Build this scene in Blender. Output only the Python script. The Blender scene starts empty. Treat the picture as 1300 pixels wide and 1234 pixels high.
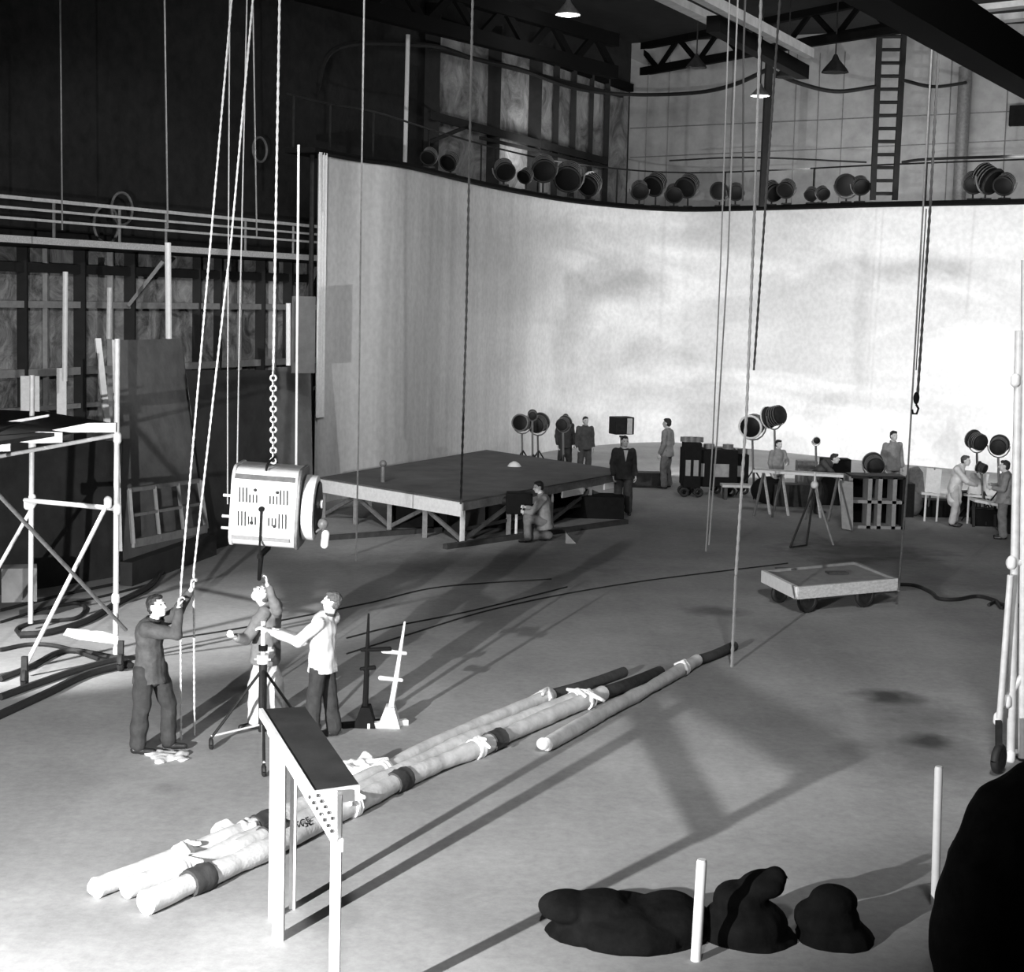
import bpy, math, random
from mathutils import Vector as V, Matrix, noise
random.seed(7)
PI = math.pi
R = math.radians
scene = bpy.context.scene
COL = scene.collection

# ------------------------------------------------------------------ camera
F_PX, CX, CY, HOR, ROLL, HC = 2000.0, 650.0, 572.0, 380.0, R(1.4), 4.9
pitch = math.atan((CY - HOR) / F_PX)
fwd = V((0, math.cos(pitch), -math.sin(pitch)))
R0 = V((1, 0, 0)); U0 = R0.cross(fwd)
CR = R0 * math.cos(ROLL) + U0 * math.sin(ROLL)
CU = -R0 * math.sin(ROLL) + U0 * math.cos(ROLL)
CAM = V((0, 0, HC))
cam = bpy.data.cameras.new('camera'); co = bpy.data.objects.new('camera', cam); COL.objects.link(co)
co.matrix_world = Matrix(((CR.x, CU.x, -fwd.x, 0), (CR.y, CU.y, -fwd.y, 0), (CR.z, CU.z, -fwd.z, HC), (0, 0, 0, 1)))
cam.sensor_fit = 'HORIZONTAL'; cam.sensor_width = 36; cam.lens = 36 * F_PX / 1300
cam.shift_y = -(617 - CY) / 1300.0
cam.clip_end = 300
scene.camera = co

def ray(px, py): return fwd + CR * ((px - CX) / F_PX) + CU * ((CY - py) / F_PX)
def F(px, py, z=0.0):
    r = ray(px, py); t = (z - HC) / r.z
    return CAM + r * t
def P(px, py, Y):
    r = ray(px, py); return CAM + r * (Y / r.y)

# ------------------------------------------------------------------ materials
def mat(name, col, rough=.7, var=.0, scale=6, bump=.0, metal=0.0, stretch=None, spec=None, emit=0):
    m = bpy.data.materials.new(name); m.use_nodes = True
    nt = m.node_tree; b = nt.nodes['Principled BSDF']
    b.inputs['Roughness'].default_value = rough; b.inputs['Metallic'].default_value = metal
    b.inputs['Base Color'].default_value = (col, col, col, 1)
    if spec is not None: b.inputs['Specular IOR Level'].default_value = spec
    if emit:
        b.inputs['Emission Color'].default_value = (1, 1, 1, 1); b.inputs['Emission Strength'].default_value = emit
    if var or bump:
        tc = nt.nodes.new('ShaderNodeTexCoord'); mp = nt.nodes.new('ShaderNodeMapping')
        if stretch: mp.inputs['Scale'].default_value = stretch
        nz = nt.nodes.new('ShaderNodeTexNoise'); nz.inputs['Scale'].default_value = scale; nz.inputs['Detail'].default_value = 6
        nz.inputs['Roughness'].default_value = .65
        nt.links.new(tc.outputs['Object'], mp.inputs[0]); nt.links.new(mp.outputs[0], nz.inputs['Vector'])
        if var:
            mr = nt.nodes.new('ShaderNodeMapRange'); mr.inputs[1].default_value = .3; mr.inputs[2].default_value = .7
            mr.inputs[3].default_value = max(0, col * (1 - var)); mr.inputs[4].default_value = min(1, col * (1 + var))
            nt.links.new(nz.outputs['Fac'], mr.inputs[0]); nt.links.new(mr.outputs[0], b.inputs['Base Color'])
        if bump:
            bp = nt.nodes.new('ShaderNodeBump'); bp.inputs['Strength'].default_value = bump; bp.inputs['Distance'].default_value = .03
            nt.links.new(nz.outputs['Fac'], bp.inputs['Height']); nt.links.new(bp.outputs[0], b.inputs['Normal'])
    return m

M = dict(rostrum=mat('rostrum_top', .1, .8, .35, 1.2, .1),
    black=mat('black_paint', .008, .8, .3, 8, spec=.15), dark=mat('dark_metal', .022, .6, .4, 10, spec=.25), mid=mat('grey_metal', .16, .45, .3, 12),
    steel=mat('bright_tube', .62, .4, .15, 9), white=mat('white_paint', .8, .55, .08, 9), wood=mat('pale_wood', .6, .7, .25, 5, .15, stretch=(1, 6, 6)),
    darkwood=mat('dark_wood', .05, .6, .4, 5, .1), deck=mat('deck_paint', .022, .75, .5, 3, .2), rope=mat('rope_fibre', .62, .9, .2, 60),
    ropem=mat('worn_rope', .28, .9, .2, 60), roped=mat('dark_rope', .06, .9, .3, 60), canvas=mat('canvas', .6, .9, .22, 5, .5), canvasd=mat('dark_canvas', .04, .9, .5, 6, .4),
    cloth=mat('white_cloth', .82, .9, .1, 14, .4), skin=mat('skin', .75, .55, .06, 20), hair=mat('hair', .03, .6, .5, 40, .3),
    hairg=mat('brown_hair', .1, .6, .5, 40, .3), suit=mat('dark_suit', .075, .85, .3, 14, .25), suit2=mat('grey_jacket', .2, .85, .25, 12, .25),
    shirt=mat('light_jacket', .72, .85, .1, 10, .25), pants=mat('dark_trousers', .035, .85, .3, 12, .25), lpants=mat('light_trousers', .6, .85, .15, 12, .2),
    grey=mat('grey_cloth', .3, .85, .2, 12, .2), shoe=mat('shoe_leather', .02, .4, .2, 10), lampw=mat('lamp_housing', .78, .4, .12, 10),
    vent=mat('vent_black', .02, .7), rubber=mat('rubber', .015, .7, .3, 20), flat_d=mat('flat_dark', .02, .8, .5, 2.5, .1),
    flat_g=mat('flat_grey', .12, .8, .25, 3, .1), glow=mat('lamp_glow', 1, .5, emit=9), glass=mat('lens_glass', .008, .4, spec=.15),
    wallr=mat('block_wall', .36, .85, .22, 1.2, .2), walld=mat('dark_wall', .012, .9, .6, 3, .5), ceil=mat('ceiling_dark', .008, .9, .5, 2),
    beam=mat('beam_black', .005, .9, spec=.1), beaml=mat('beam_pale', .5, .7, .2, 3), post=mat('timber_dark', .012, .8, .4, 4), ply=mat('grey_board', .3, .8, .2, 6),
    tarp=mat('black_tarpaulin', .006, .95, .5, 5, .5, spec=.1), eye=mat('eye_dark', .02, .3))

# textured hanging insulation
def mottled(name, lo, hi, sc, bump=.8):
    m = bpy.data.materials.new(name); m.use_nodes = True; nt = m.node_tree; b = nt.nodes['Principled BSDF']
    b.inputs['Roughness'].default_value = .9
    tc = nt.nodes.new('ShaderNodeTexCoord')
    n1 = nt.nodes.new('ShaderNodeTexNoise'); n1.inputs['Scale'].default_value = sc; n1.inputs['Detail'].default_value = 8; n1.inputs['Roughness'].default_value = .7
    n1.inputs['Distortion'].default_value = 1.0
    nt.links.new(tc.outputs['Object'], n1.inputs['Vector'])
    mr = nt.nodes.new('ShaderNodeMapRange'); mr.inputs[1].default_value = .35; mr.inputs[2].default_value = .68; mr.inputs[3].default_value = lo; mr.inputs[4].default_value = hi
    nt.links.new(n1.outputs['Fac'], mr.inputs[0]); nt.links.new(mr.outputs[0], b.inputs['Base Color'])
    bp = nt.nodes.new('ShaderNodeBump'); bp.inputs['Strength'].default_value = bump; bp.inputs['Distance'].default_value = .12
    nt.links.new(n1.outputs['Fac'], bp.inputs['Height']); nt.links.new(bp.outputs[0], b.inputs['Normal'])
    return m
M['quilt'] = mottled('quilted_lining', .07, .5, 1.7)
M['quilt2'] = mottled('quilted_lining_upper', .12, .5, .9)

# ------------------------------------------------------------------ mesh builder
def ortho(d):
    d = d.normalized(); a = V((0, 0, 1)) if abs(d.z) < .9 else V((1, 0, 0))
    x = d.cross(a).normalized(); return x, d.cross(x).normalized(), d

class MB:
    def __init__(s): s.v = []; s.f = []
    def add(s, vs, fs):
        n = len(s.v); s.v += [V(q) for q in vs]; s.f += [[n + i for i in f] for f in fs]; return s
    def box(s, c, d, rz=0, rot=None):
        c = V(c); h = V(d) / 2; m = rot or Matrix.Rotation(rz, 3, 'Z')
        vs = [c + m @ V((x * h.x, y * h.y, z * h.z)) for z in (-1, 1) for y in (-1, 1) for x in (-1, 1)]
        return s.add(vs, [(0, 2, 3, 1), (4, 5, 7, 6), (0, 1, 5, 4), (2, 6, 7, 3), (0, 4, 6, 2), (1, 3, 7, 5)])
    def bar(s, a, b, w, h, up=V((0, 0, 1))):
        a, b = V(a), V(b); d = (b - a); L = d.length; d.normalize()
        if abs(d.dot(up)) > .98: up = V((0, 1, 0))
        x = d.cross(up).normalized(); z = x.cross(d)
        rot = Matrix((x, d, z)).transposed()
        return s.box((a + b) / 2, (w, L, h), rot=rot)
    def tube(s, pts, r, n=8, caps=True):
        pts = [V(p) for p in pts]; rs = r if isinstance(r, (list, tuple)) else [r] * len(pts)
        vs = []; fs = []; x = None
        for i, p in enumerate(pts):
            d = (pts[min(i + 1, len(pts) - 1)] - pts[max(i - 1, 0)]).normalized()
            if x is None: x, y, _ = ortho(d)
            else:
                x = (x - d * x.dot(d)); x = x.normalized() if x.length > 1e-6 else ortho(d)[0]
                y = d.cross(x)
            for k in range(n):
                a = 2 * PI * k / n; vs.append(p + (x * math.cos(a) + y * math.sin(a)) * rs[i])
        for i in range(len(pts) - 1):
            for k in range(n):
                k2 = (k + 1) % n; fs.append((i * n + k, i * n + k2, (i + 1) * n + k2, (i + 1) * n + k))
        if caps: fs.append(list(range(n))[::-1]); fs.append([(len(pts) - 1) * n + k for k in range(n)])
        return s.add(vs, fs)
    def ell(s, c, r, rot=None, n=14, m=9):
        c = V(c); rot = rot or Matrix.Identity(3); vs = []; fs = []
        r = V(r) if not isinstance(r, (int, float)) else V((r, r, r))
        for i in range(1, m):
            t = PI * i / m
            for k in range(n):
                a = 2 * PI * k / n
                vs.append(c + rot @ V((r.x * math.sin(t) * math.cos(a), r.y * math.sin(t) * math.sin(a), r.z * math.cos(t))))
        vs += [c + rot @ V((0, 0, r.z)), c - rot @ V((0, 0, r.z))]; t0 = (m - 1) * n
        for i in range(m - 2):
            for k in range(n):
                k2 = (k + 1) % n; fs.append((i * n + k, (i + 1) * n + k, (i + 1) * n + k2, i * n + k2))
        for k in range(n):
            k2 = (k + 1) % n; fs.append((t0, k, k2)); fs.append((t0 + 1, (m - 2) * n + k2, (m - 2) * n + k))
        return s.add(vs, fs)
    def cap(s, a, b, ra, rb, n=12):
        a, b = V(a), V(b); d = (b - a)
        if d.length < 1e-5: return s.ell(a, ra)
        d = d.normalized(); pts = []; rs = []
        for t in (89, 60, 35, 12): pts.append(a - d * ra * math.sin(R(t))); rs.append(ra * math.cos(R(t)))
        for t in (12, 35, 60, 89): pts.append(b + d * rb * math.sin(R(t))); rs.append(rb * math.cos(R(t)))
        return s.tube(pts, rs, n)
    def prism(s, poly, off):   # polygon of points extruded by vector off
        n = len(poly); off = V(off); a = [V(p) for p in poly]
        return s.add(a + [p + off for p in a], [list(range(n))[::-1], [n + i for i in range(n)]] + [(i, (i + 1) % n, n + (i + 1) % n, n + i) for i in range(n)])
    def torus(s, c, ax, Rr, r, n=28, m=8):
        x, y, _ = ortho(V(ax)); c = V(c)
        pts = [c + (x * math.cos(2 * PI * k / n) + y * math.sin(2 * PI * k / n)) * Rr for k in range(n + 1)]
        return s.tube(pts, r, m, caps=False)
    def build(s, name, m, parent=None, smooth=True, base=None, label=None, voxel=None, wob=0, wsc=9, bevel=0):
        org = V((0, 0, 0))
        if parent is not None:
            q = parent
            while q is not None: org += q.location; q = q.parent
        elif base is not None: org = V(base)
        me = bpy.data.meshes.new(name)
        me.from_pydata([tuple(v - org) for v in s.v], [], s.f); me.update()
        o = bpy.data.objects.new(name, me); COL.objects.link(o)
        if parent is not None: o.parent = parent
        elif base is not None: o.location = org
        if voxel:
            md = o.modifiers.new('r', 'REMESH'); md.mode = 'VOXEL'; md.voxel_size = voxel; md.use_smooth_shade = True
            sm = o.modifiers.new('s', 'SMOOTH'); sm.iterations = 3; sm.factor = .5
            dg = bpy.context.evaluated_depsgraph_get(); me2 = bpy.data.meshes.new_from_object(o.evaluated_get(dg))
            o.modifiers.clear(); o.data = me2; me2.name = name; me = me2
            if wob:
                for vv in me.vertices:
                    nn = V(vv.normal); vv.co += nn * wob * noise.noise((vv.co + org) * wsc)
        if bevel:
            md = o.modifiers.new('bevel', 'BEVEL'); md.width = bevel; md.segments = 2; md.limit_method = 'ANGLE'
        if smooth:
            for p in me.polygons: p.use_smooth = True
            if not voxel:
                try:
                    me.set_sharp_from_angle(angle=R(40))
                except Exception: pass
        me.materials.append(M[m] if isinstance(m, str) else m)
        if label: o['label'] = label
        return o

def tag(o, label=None, cat=None, group=None, kind=None):
    if label: o['label'] = label
    if cat: o['category'] = cat
    if group: o['group'] = group
    if kind: o['kind'] = kind
    return o
def thing(name, loc, label, cat, group=None):
    o = bpy.data.objects.new(name, None); COL.objects.link(o); o.location = loc; o.empty_display_size = .2
    return tag(o, label, cat, group)
def dup(root, loc, rz=0, label=None, group=None, sc=1):
    r = root.copy(); COL.objects.link(r); r.location = loc; r.rotation_euler = (0, 0, rz); r.scale = (sc,) * 3
    if label: r['label'] = label
    if group: r['group'] = group
    for ch in list(root.children):
        c = ch.copy(); COL.objects.link(c); c.parent = r
        for g in ch.children:
            d = g.copy(); COL.objects.link(d); d.parent = c
    return r
def struct(mb, name, m, **k): return tag(mb.build(name, m, **k), kind='structure')
def spline(pts, n=10):
    pts = [V(p) for p in pts]; out = []
    q = [pts[0] * 2 - pts[1]] + pts + [pts[-1] * 2 - pts[-2]]
    for i in range(1, len(q) - 2):
        for k in range(n):
            t = k / n; a, b, c, d = q[i - 1], q[i], q[i + 1], q[i + 2]
            out.append(.5 * ((2 * b) + (c - a) * t + (2 * a - 5 * b + 4 * c - d) * t * t + (3 * b - a - 3 * c + d) * t ** 3))
    out.append(pts[-1]); return out

# ------------------------------------------------------------------ setting
CZ = 15.0
CORNER = V((4.3, 63, 0)); LD = V((-15.6, -33, 0)).normalized(); RD = V((.904, -.428, 0)).normalized()
NL = V((-LD.y, LD.x, 0)); NL = NL if NL.x > 0 else -NL       # into the room from the left wall
NR = V((RD.y, -RD.x, 0)); NR = NR if NR.y < 0 else -NR

def floor_mat():
    m = bpy.data.materials.new('studio_floor'); m.use_nodes = True; nt = m.node_tree; b = nt.nodes['Principled BSDF']; L = nt.links.new
    b.inputs['Roughness'].default_value = .75; b.inputs['Specular IOR Level'].default_value = .25
    tc = nt.nodes.new('ShaderNodeTexCoord')
    def nz(sc, det=6, stretch=(1, 1, 1), rz=0, rough=.6):
        mp = nt.nodes.new('ShaderNodeMapping'); mp.inputs['Scale'].default_value = stretch; mp.inputs['Rotation'].default_value = (0, 0, rz)
        n = nt.nodes.new('ShaderNodeTexNoise'); n.inputs['Scale'].default_value = sc; n.inputs['Detail'].default_value = det; n.inputs['Roughness'].default_value = rough
        L(tc.outputs['Object'], mp.inputs[0]); L(mp.outputs[0], n.inputs['Vector']); return n.outputs['Fac']
    def mr(src, a, b_, c, d):
        k = nt.nodes.new('ShaderNodeMapRange'); L(src, k.inputs[0])
        for i, q in enumerate((a, b_, c, d)): k.inputs[i + 1].default_value = q
        return k.outputs[0]
    def mul(a, c):
        k = nt.nodes.new('ShaderNodeMath'); k.operation = 'MULTIPLY'; L(a, k.inputs[0])
        if isinstance(c, (int, float)): k.inputs[1].default_value = c
        else: L(c, k.inputs[1])
        return k.outputs[0]
    big = mr(nz(.35), .3, .7, .75, 1.2); fine = mr(nz(9, 8, rough=.8), .25, .75, .78, 1.22); streak = mr(nz(.6, 5, (1, .12, 1), R(-28)), .3, .7, .86, 1.12)
    val = mul(mul(mul(big, fine), streak), .36)
    # stains and broader darker patches
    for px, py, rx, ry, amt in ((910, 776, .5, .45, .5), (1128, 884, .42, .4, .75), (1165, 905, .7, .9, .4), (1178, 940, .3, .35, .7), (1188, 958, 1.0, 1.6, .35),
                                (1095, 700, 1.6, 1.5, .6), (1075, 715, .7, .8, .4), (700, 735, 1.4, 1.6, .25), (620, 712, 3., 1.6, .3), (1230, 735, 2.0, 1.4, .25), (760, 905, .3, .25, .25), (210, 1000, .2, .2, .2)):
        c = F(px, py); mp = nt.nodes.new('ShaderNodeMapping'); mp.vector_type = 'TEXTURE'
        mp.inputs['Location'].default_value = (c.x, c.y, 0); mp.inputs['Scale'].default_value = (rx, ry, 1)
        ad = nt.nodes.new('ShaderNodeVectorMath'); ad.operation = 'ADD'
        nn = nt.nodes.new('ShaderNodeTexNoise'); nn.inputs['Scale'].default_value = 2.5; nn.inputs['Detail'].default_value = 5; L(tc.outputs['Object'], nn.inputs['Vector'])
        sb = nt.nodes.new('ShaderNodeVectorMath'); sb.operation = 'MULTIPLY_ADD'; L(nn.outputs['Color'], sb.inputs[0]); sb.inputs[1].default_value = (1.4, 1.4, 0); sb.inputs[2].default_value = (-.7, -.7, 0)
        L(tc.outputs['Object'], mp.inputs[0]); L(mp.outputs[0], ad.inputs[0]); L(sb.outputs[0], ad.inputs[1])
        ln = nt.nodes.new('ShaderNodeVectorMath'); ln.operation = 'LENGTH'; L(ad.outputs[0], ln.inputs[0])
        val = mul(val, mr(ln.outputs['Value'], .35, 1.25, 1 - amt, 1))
    L(val, b.inputs['Base Color'])
    bp = nt.nodes.new('ShaderNodeBump'); bp.inputs['Strength'].default_value = .25; bp.inputs['Distance'].default_value = .01
    L(fine, bp.inputs['Height']); L(bp.outputs[0], b.inputs['Normal'])
    return m
struct(MB().box((4, 30, -.1), (60, 84, .2)), 'floor', floor_mat(), smooth=False)
struct(MB().box((4, 30, CZ + .1), (60, 84, .2)), 'ceiling', 'ceil', smooth=False)
# left wall (dark) and its lining
def wall_strip(mb, A, d, nrm, s0, s1, z0, z1, th=.3, off=0):
    a = A + d * s0 - nrm * off; b = A + d * s1 - nrm * off
    return mb.prism([a + V((0, 0, z0)), b + V((0, 0, z0)), b + V((0, 0, z1)), a + V((0, 0, z1))], -nrm * th)
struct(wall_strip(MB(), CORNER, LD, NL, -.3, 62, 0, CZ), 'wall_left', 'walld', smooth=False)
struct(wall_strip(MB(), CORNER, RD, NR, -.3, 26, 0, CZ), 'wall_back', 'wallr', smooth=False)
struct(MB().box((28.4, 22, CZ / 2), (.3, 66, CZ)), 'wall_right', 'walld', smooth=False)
struct(MB().box((3, -11, CZ / 2), (54, .3, CZ)), 'wall_front', 'walld', smooth=False)
def sL(px, py=300):   # distance along left wall (from corner) seen at px
    r = ray(px, py); # intersect plane through CORNER normal NL
    t = (CORNER - CAM).dot(NL) / r.dot(NL); return (CAM + r * t - CORNER).dot(LD)
def zL(px, py):
    r = ray(px, py); t = (CORNER - CAM).dot(NL) / r.dot(NL); return (CAM + r * t).z
def onL(px, py, off=.2):
    r = ray(px, py); t = (CORNER + NL * off - CAM).dot(NL) / r.dot(NL); return CAM + r * t
def onR(px, py, off=.2):
    r = ray(px, py); t = (CORNER + NR * off - CAM).dot(NR) / r.dot(NR); return CAM + r * t
GZ = onL(200, 318).z
struct(wall_strip(MB(), CORNER + NL * .06, LD, NL, sL(398), 44, 0, GZ - .1, .05), 'trim_1', 'quilt', smooth=False)
struct(wall_strip(MB(), CORNER + NL * .06, LD, NL, .3, sL(548, 100), 7.5, 13.1, .05), 'trim_2', 'quilt2', smooth=False)

# wall panel seams on the right back wall as thin battens
mb = MB()
for py in (145, 182):
    a, b = onR(800, py + 18, .02), onR(1340, py - 6, .02); mb.bar(a, b, .03, .035)
for px in (818, 845, 925, 1005, 1034, 1065, 1175, 1200, 1272):
    a = onR(px, 250, .02); mb.bar(V((a.x, a.y, 5)), V((a.x, a.y, 14.3)), .03, .03)
struct(mb, 'trim_3', 'mid', smooth=False)

# ------------------------------------------------------------------ backdrop (painted sky cyclorama)
ctrl = []
for px, py in ((407, 195), (450, 203), (514, 212), (590, 230), (660, 245), (740, 258), (850, 267), (960, 266), (1100, 262), (1300, 258), (1380, 256)):
    ctrl.append(F(px, py, 8.12))
ctrl.append(ctrl[-1] + (ctrl[-1] - ctrl[-2]) * 1.5)
for c in ctrl: c.z = 0
BC = spline(ctrl, 10)
def b_at(px):   # point on curve seen at px (horizontal)
    best = min(range(len(BC) - 1), key=lambda i: abs((BC[i] - CAM).x / (BC[i] - CAM).y * F_PX + CX - px))
    return BC[best], best
def back_mat():
    m = bpy.data.materials.new('painted_sky'); m.use_nodes = True; nt = m.node_tree; b = nt.nodes['Principled BSDF']; L = nt.links.new
    b.inputs['Roughness'].default_value = .95; b.inputs['Specular IOR Level'].default_value = .05
    tc = nt.nodes.new('ShaderNodeTexCoord')
    def nz(sc, det, st, dist=0):
        mp = nt.nodes.new('ShaderNodeMapping'); mp.inputs['Scale'].default_value = st
        n = nt.nodes.new('ShaderNodeTexNoise'); n.inputs['Scale'].default_value = sc; n.inputs['Detail'].default_value = det; n.inputs['Distortion'].default_value = dist
        L(tc.outputs['Object'], mp.inputs[0]); L(mp.outputs[0], n.inputs['Vector']); return n.outputs['Fac']
    def mr(src, a, b_, c, d):
        k = nt.nodes.new('ShaderNodeMapRange'); k.interpolation_type = 'SMOOTHSTEP'; L(src, k.inputs[0])
        for i, q in enumerate((a, b_, c, d)): k.inputs[i + 1].default_value = q
        return k.outputs[0]
    def mul(a, c):
        k = nt.nodes.new('ShaderNodeMath'); k.operation = 'MULTIPLY'; L(a, k.inputs[0])
        if isinstance(c, (int, float)): k.inputs[1].default_value = c
        else: L(c, k.inputs[1])
        return k.outputs[0]
    cloud = mr(nz(.3, 7, (.5, .35, 1.5), .8), .35, .62, .78, 1.08)
    grain = mr(nz(7, 6, (1, 1, 1)), .3, .7, .93, 1.06)
    streak = mr(nz(2.2, 4, (1, 1, .06)), .3, .7, .86, 1.05)
    sp_ = nt.nodes.new('ShaderNodeSeparateXYZ'); L(tc.outputs['Object'], sp_.inputs[0])
    left = mr(sp_.outputs['X'], 0.5, 8.5, 1, 0); ms = nt.nodes.new('ShaderNodeMix'); L(left, ms.inputs[0]); ms.inputs[2].default_value = 1; L(streak, ms.inputs[3])
    ml = nt.nodes.new('ShaderNodeMix'); L(left, ml.inputs[0]); L(cloud, ml.inputs[2]); ml.inputs[3].default_value = .85
    val = mul(mul(mul(ml.outputs[0], grain), ms.outputs[0]), .8)
    def blob(px, py, rh, rz, amt, a0=.2, a1=1.2, nsc=.9):
        nonlocal val
        c, _ = b_at(px); z = HC + (CAM - P(px, py, c.y)).z * -1
        z = P(px, py, c.y).z
        mp = nt.nodes.new('ShaderNodeMapping'); mp.vector_type = 'TEXTURE'
        mp.inputs['Location'].default_value = (c.x - BC[0].x, c.y - BC[0].y, z); mp.inputs['Scale'].default_value = (rh, rh * 3, rz)
        nn = nt.nodes.new('ShaderNodeTexNoise'); nn.inputs['Scale'].default_value = nsc; nn.inputs['Detail'].default_value = 4; L(tc.outputs['Object'], nn.inputs['Vector'])
        sb = nt.nodes.new('ShaderNodeVectorMath'); sb.operation = 'MULTIPLY_ADD'; L(nn.outputs['Color'], sb.inputs[0]); sb.inputs[1].default_value = (1.6, 0, 1.6); sb.inputs[2].default_value = (-.8, 0, -.8)
        ad = nt.nodes.new('ShaderNodeVectorMath'); ad.operation = 'ADD'
        L(tc.outputs['Object'], mp.inputs[0]); L(mp.outputs[0], ad.inputs[0]); L(sb.outputs[0], ad.inputs[1])
        ln = nt.nodes.new('ShaderNodeVectorMath'); ln.operation = 'LENGTH'; L(ad.outputs[0], ln.inputs[0])
        val = mul(val, mr(ln.outputs['Value'], a0, a1, 1 - amt, 1))
    blob(780, 360, 2.2, .8, .3); blob(730, 385, .9, 1.3, .25); blob(715, 440, .8, 1.4, .22); blob(835, 455, 2.2, .7, .2)
    blob(1150, 342, 2.6, .5, .28); blob(950, 355, 1.5, .6, .12); blob(600, 300, 2.5, 1.2, .15)
    blob(1085, 400, .3, 3.2, .16); blob(820, 300, 4, .5, .15)
    L(val, b.inputs['Base Color'])
    bp = nt.nodes.new('ShaderNodeBump'); bp.inputs['Strength'].default_value = .15; bp.inputs['Distance'].default_value = .03
    L(grain, bp.inputs['Height']); L(bp.outputs[0], b.inputs['Normal'])
    return m
def bn(i):  # normal away from camera at curve index
    a = BC[max(i - 1, 0)]; c = BC[min(i + 1, len(BC) - 1)]; d = (c - a).normalized(); n = V((-d.y, d.x, 0)); return n if n.dot(BC[i]) > 0 else -n
back = thing('painted_sky_backdrop', BC[0], 'huge curved white painted sky cloth spanning the back of the stage', 'backdrop')
mb = MB(); n = len(BC); vs = []; fs = []
rows = [0, .05, 4.0, 8.0, 8.12]
for i, p in enumerate(BC):
    for z in rows: vs.append(p + V((0, 0, z)))
    for z in rows[::-1]: vs.append(p + bn(i) * .06 + V((0, 0, z)))
k = 2 * len(rows)
for i in range(n - 1):
    for j in range(k): fs.append((i * k + j, (i + 1) * k + j, (i + 1) * k + (j + 1) % k, i * k + (j + 1) % k))
mb.add(vs, fs); mb.build('sky_cloth', back_mat(), back)
# overlapping edge strip at left end
e0 = BC[0] - bn(0) * .05; ed = (BC[1] - BC[0]).normalized(); zb = P(405, 530, BC[0].y).z
mb = MB(); ps = []
for t in range(7):
    ps.append(e0 + ed * (-.12 + .06 * t) - bn(0) * (.03 if t % 2 else 0))
for a, b in zip(ps, ps[1:]): mb.prism([a + V((0, 0, zb)), b + V((0, 0, zb)), b + V((0, 0, 8.14)), a + V((0, 0, 8.14))], bn(0) * .02)
mb.build('edge_strip', 'cloth', back, smooth=False, label='pleated brighter strip down the left edge')
mb = MB()
mb.tube([BC[i] - bn(i) * .03 + V((0, 0, 8.12)) for i in range(0, n, 2)], .045, 6); mb.build('top_batten', 'black', back)

# catwalk behind the backdrop top
cw = thing('lighting_catwalk', BC[n // 2] + bn(n // 2) * .7, 'dark lighting catwalk running behind the top edge of the sky cloth', 'catwalk')
mb = MB()
for i in range(0, n - 1, 2):
    j = min(i + 2, n - 1)
    a, b, c, d = BC[i] + bn(i) * .15, BC[j] + bn(j) * .15, BC[j] + bn(j) * .95, BC[i] + bn(i) * .95
    mb.prism([q + V((0, 0, 8.15)) for q in (a, b, c, d)], (0, 0, .12))
mb.build('walkway', 'black', cw, smooth=False)
mb = MB(); mb.tube([BC[i] + bn(i) * .9 + V((0, 0, 9.5)) for i in range(0, n, 2)], .028, 6); mb.build('guard_rail', 'dark', cw)
for i in range(2, n, 9):
    MB().tube([BC[i] + bn(i) * .9 + V((0, 0, 8.25)), BC[i] + bn(i) * .9 + V((0, 0, 9.5))], .03, 6).build('post', 'dark', cw)
for i in range(4, n, 14):
    MB().tube([BC[i] + bn(i) * .55 + V((0, 0, 0)), BC[i] + bn(i) * .55 + V((0, 0, 8.15))], .06, 8).build('support_column', 'dark', cw)

# ------------------------------------------------------------------ studio lamps
def lamp_head(mbs, c, d, r, ln, m='dark'):
    """adds head pieces to dict of MBs"""
    c = V(c); d = V(d).normalized()
    b = mbs['head']
    b.tube([c - d * ln * .5, c - d * ln * .42, c + d * ln * .35, c + d * ln * .4, c + d * ln * .5], [r * .55, r * .82, r * .86, r, r], 20)
    mbs['bezel'].torus(c + d * ln * .5, d, r * .95, r * .1, 22, 6)
    mbs['lens'].tube([c + d * ln * .48, c + d * ln * .53, c + d * ln * .58], [r * .88, r * .86, r * .5], 20)
    x, y, _ = ortho(d); x = V((-d.y, d.x, 0)).normalized() if abs(d.z) < .99 else x
    yk = []
    for k in range(9):
        a = PI * k / 8; yk.append(c + x * (r * 1.15 * math.cos(a)) - V((0, 0, 1)) * (r * 1.25 * math.sin(a)))
    mbs['yoke'].tube(yk, r * .07, 6)
    return c - V((0, 0, r * 1.25))
def build_head(t, c, d, r, ln, m='dark', bez='mid'):
    S = dict(head=MB(), bezel=MB(), lens=MB(), yoke=MB()); q = lamp_head(S, c, d, r, ln)
    h = S['head'].build('lamp_head', m, t)
    S['bezel'].build('bezel', bez, h); S['lens'].build('lens', 'glass', h)
    S['yoke'].build('yoke', 'mid', t)
    # vent fins and top handle on the housing
    vb = MB(); dd = V(d).normalized()
    for k in range(4): vb.torus(V(c) + dd * ln * (-.3 + .16 * k), dd, r * .9, r * .035, 18, 4)
    vb.build('cooling_fins', 'mid', h)
    return q
zoff = 8.45
cat_l = [(545, 203, 11), (572, 214, 12), (640, 214, 14), (668, 222, 10), (690, 212, 17), (722, 222, 19), (750, 232, 15), (812, 240, 12), (833, 232, 15), (856, 244, 12), (874, 234, 15),
         (914, 242, 12), (934, 242, 11), (980, 241, 13), (999, 238, 12), (1030, 250, 9), (1044, 244, 9), (1075, 237, 15), (1092, 234, 12), (1236, 230, 14), (1252, 226, 19), (1276, 232, 14)]
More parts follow.
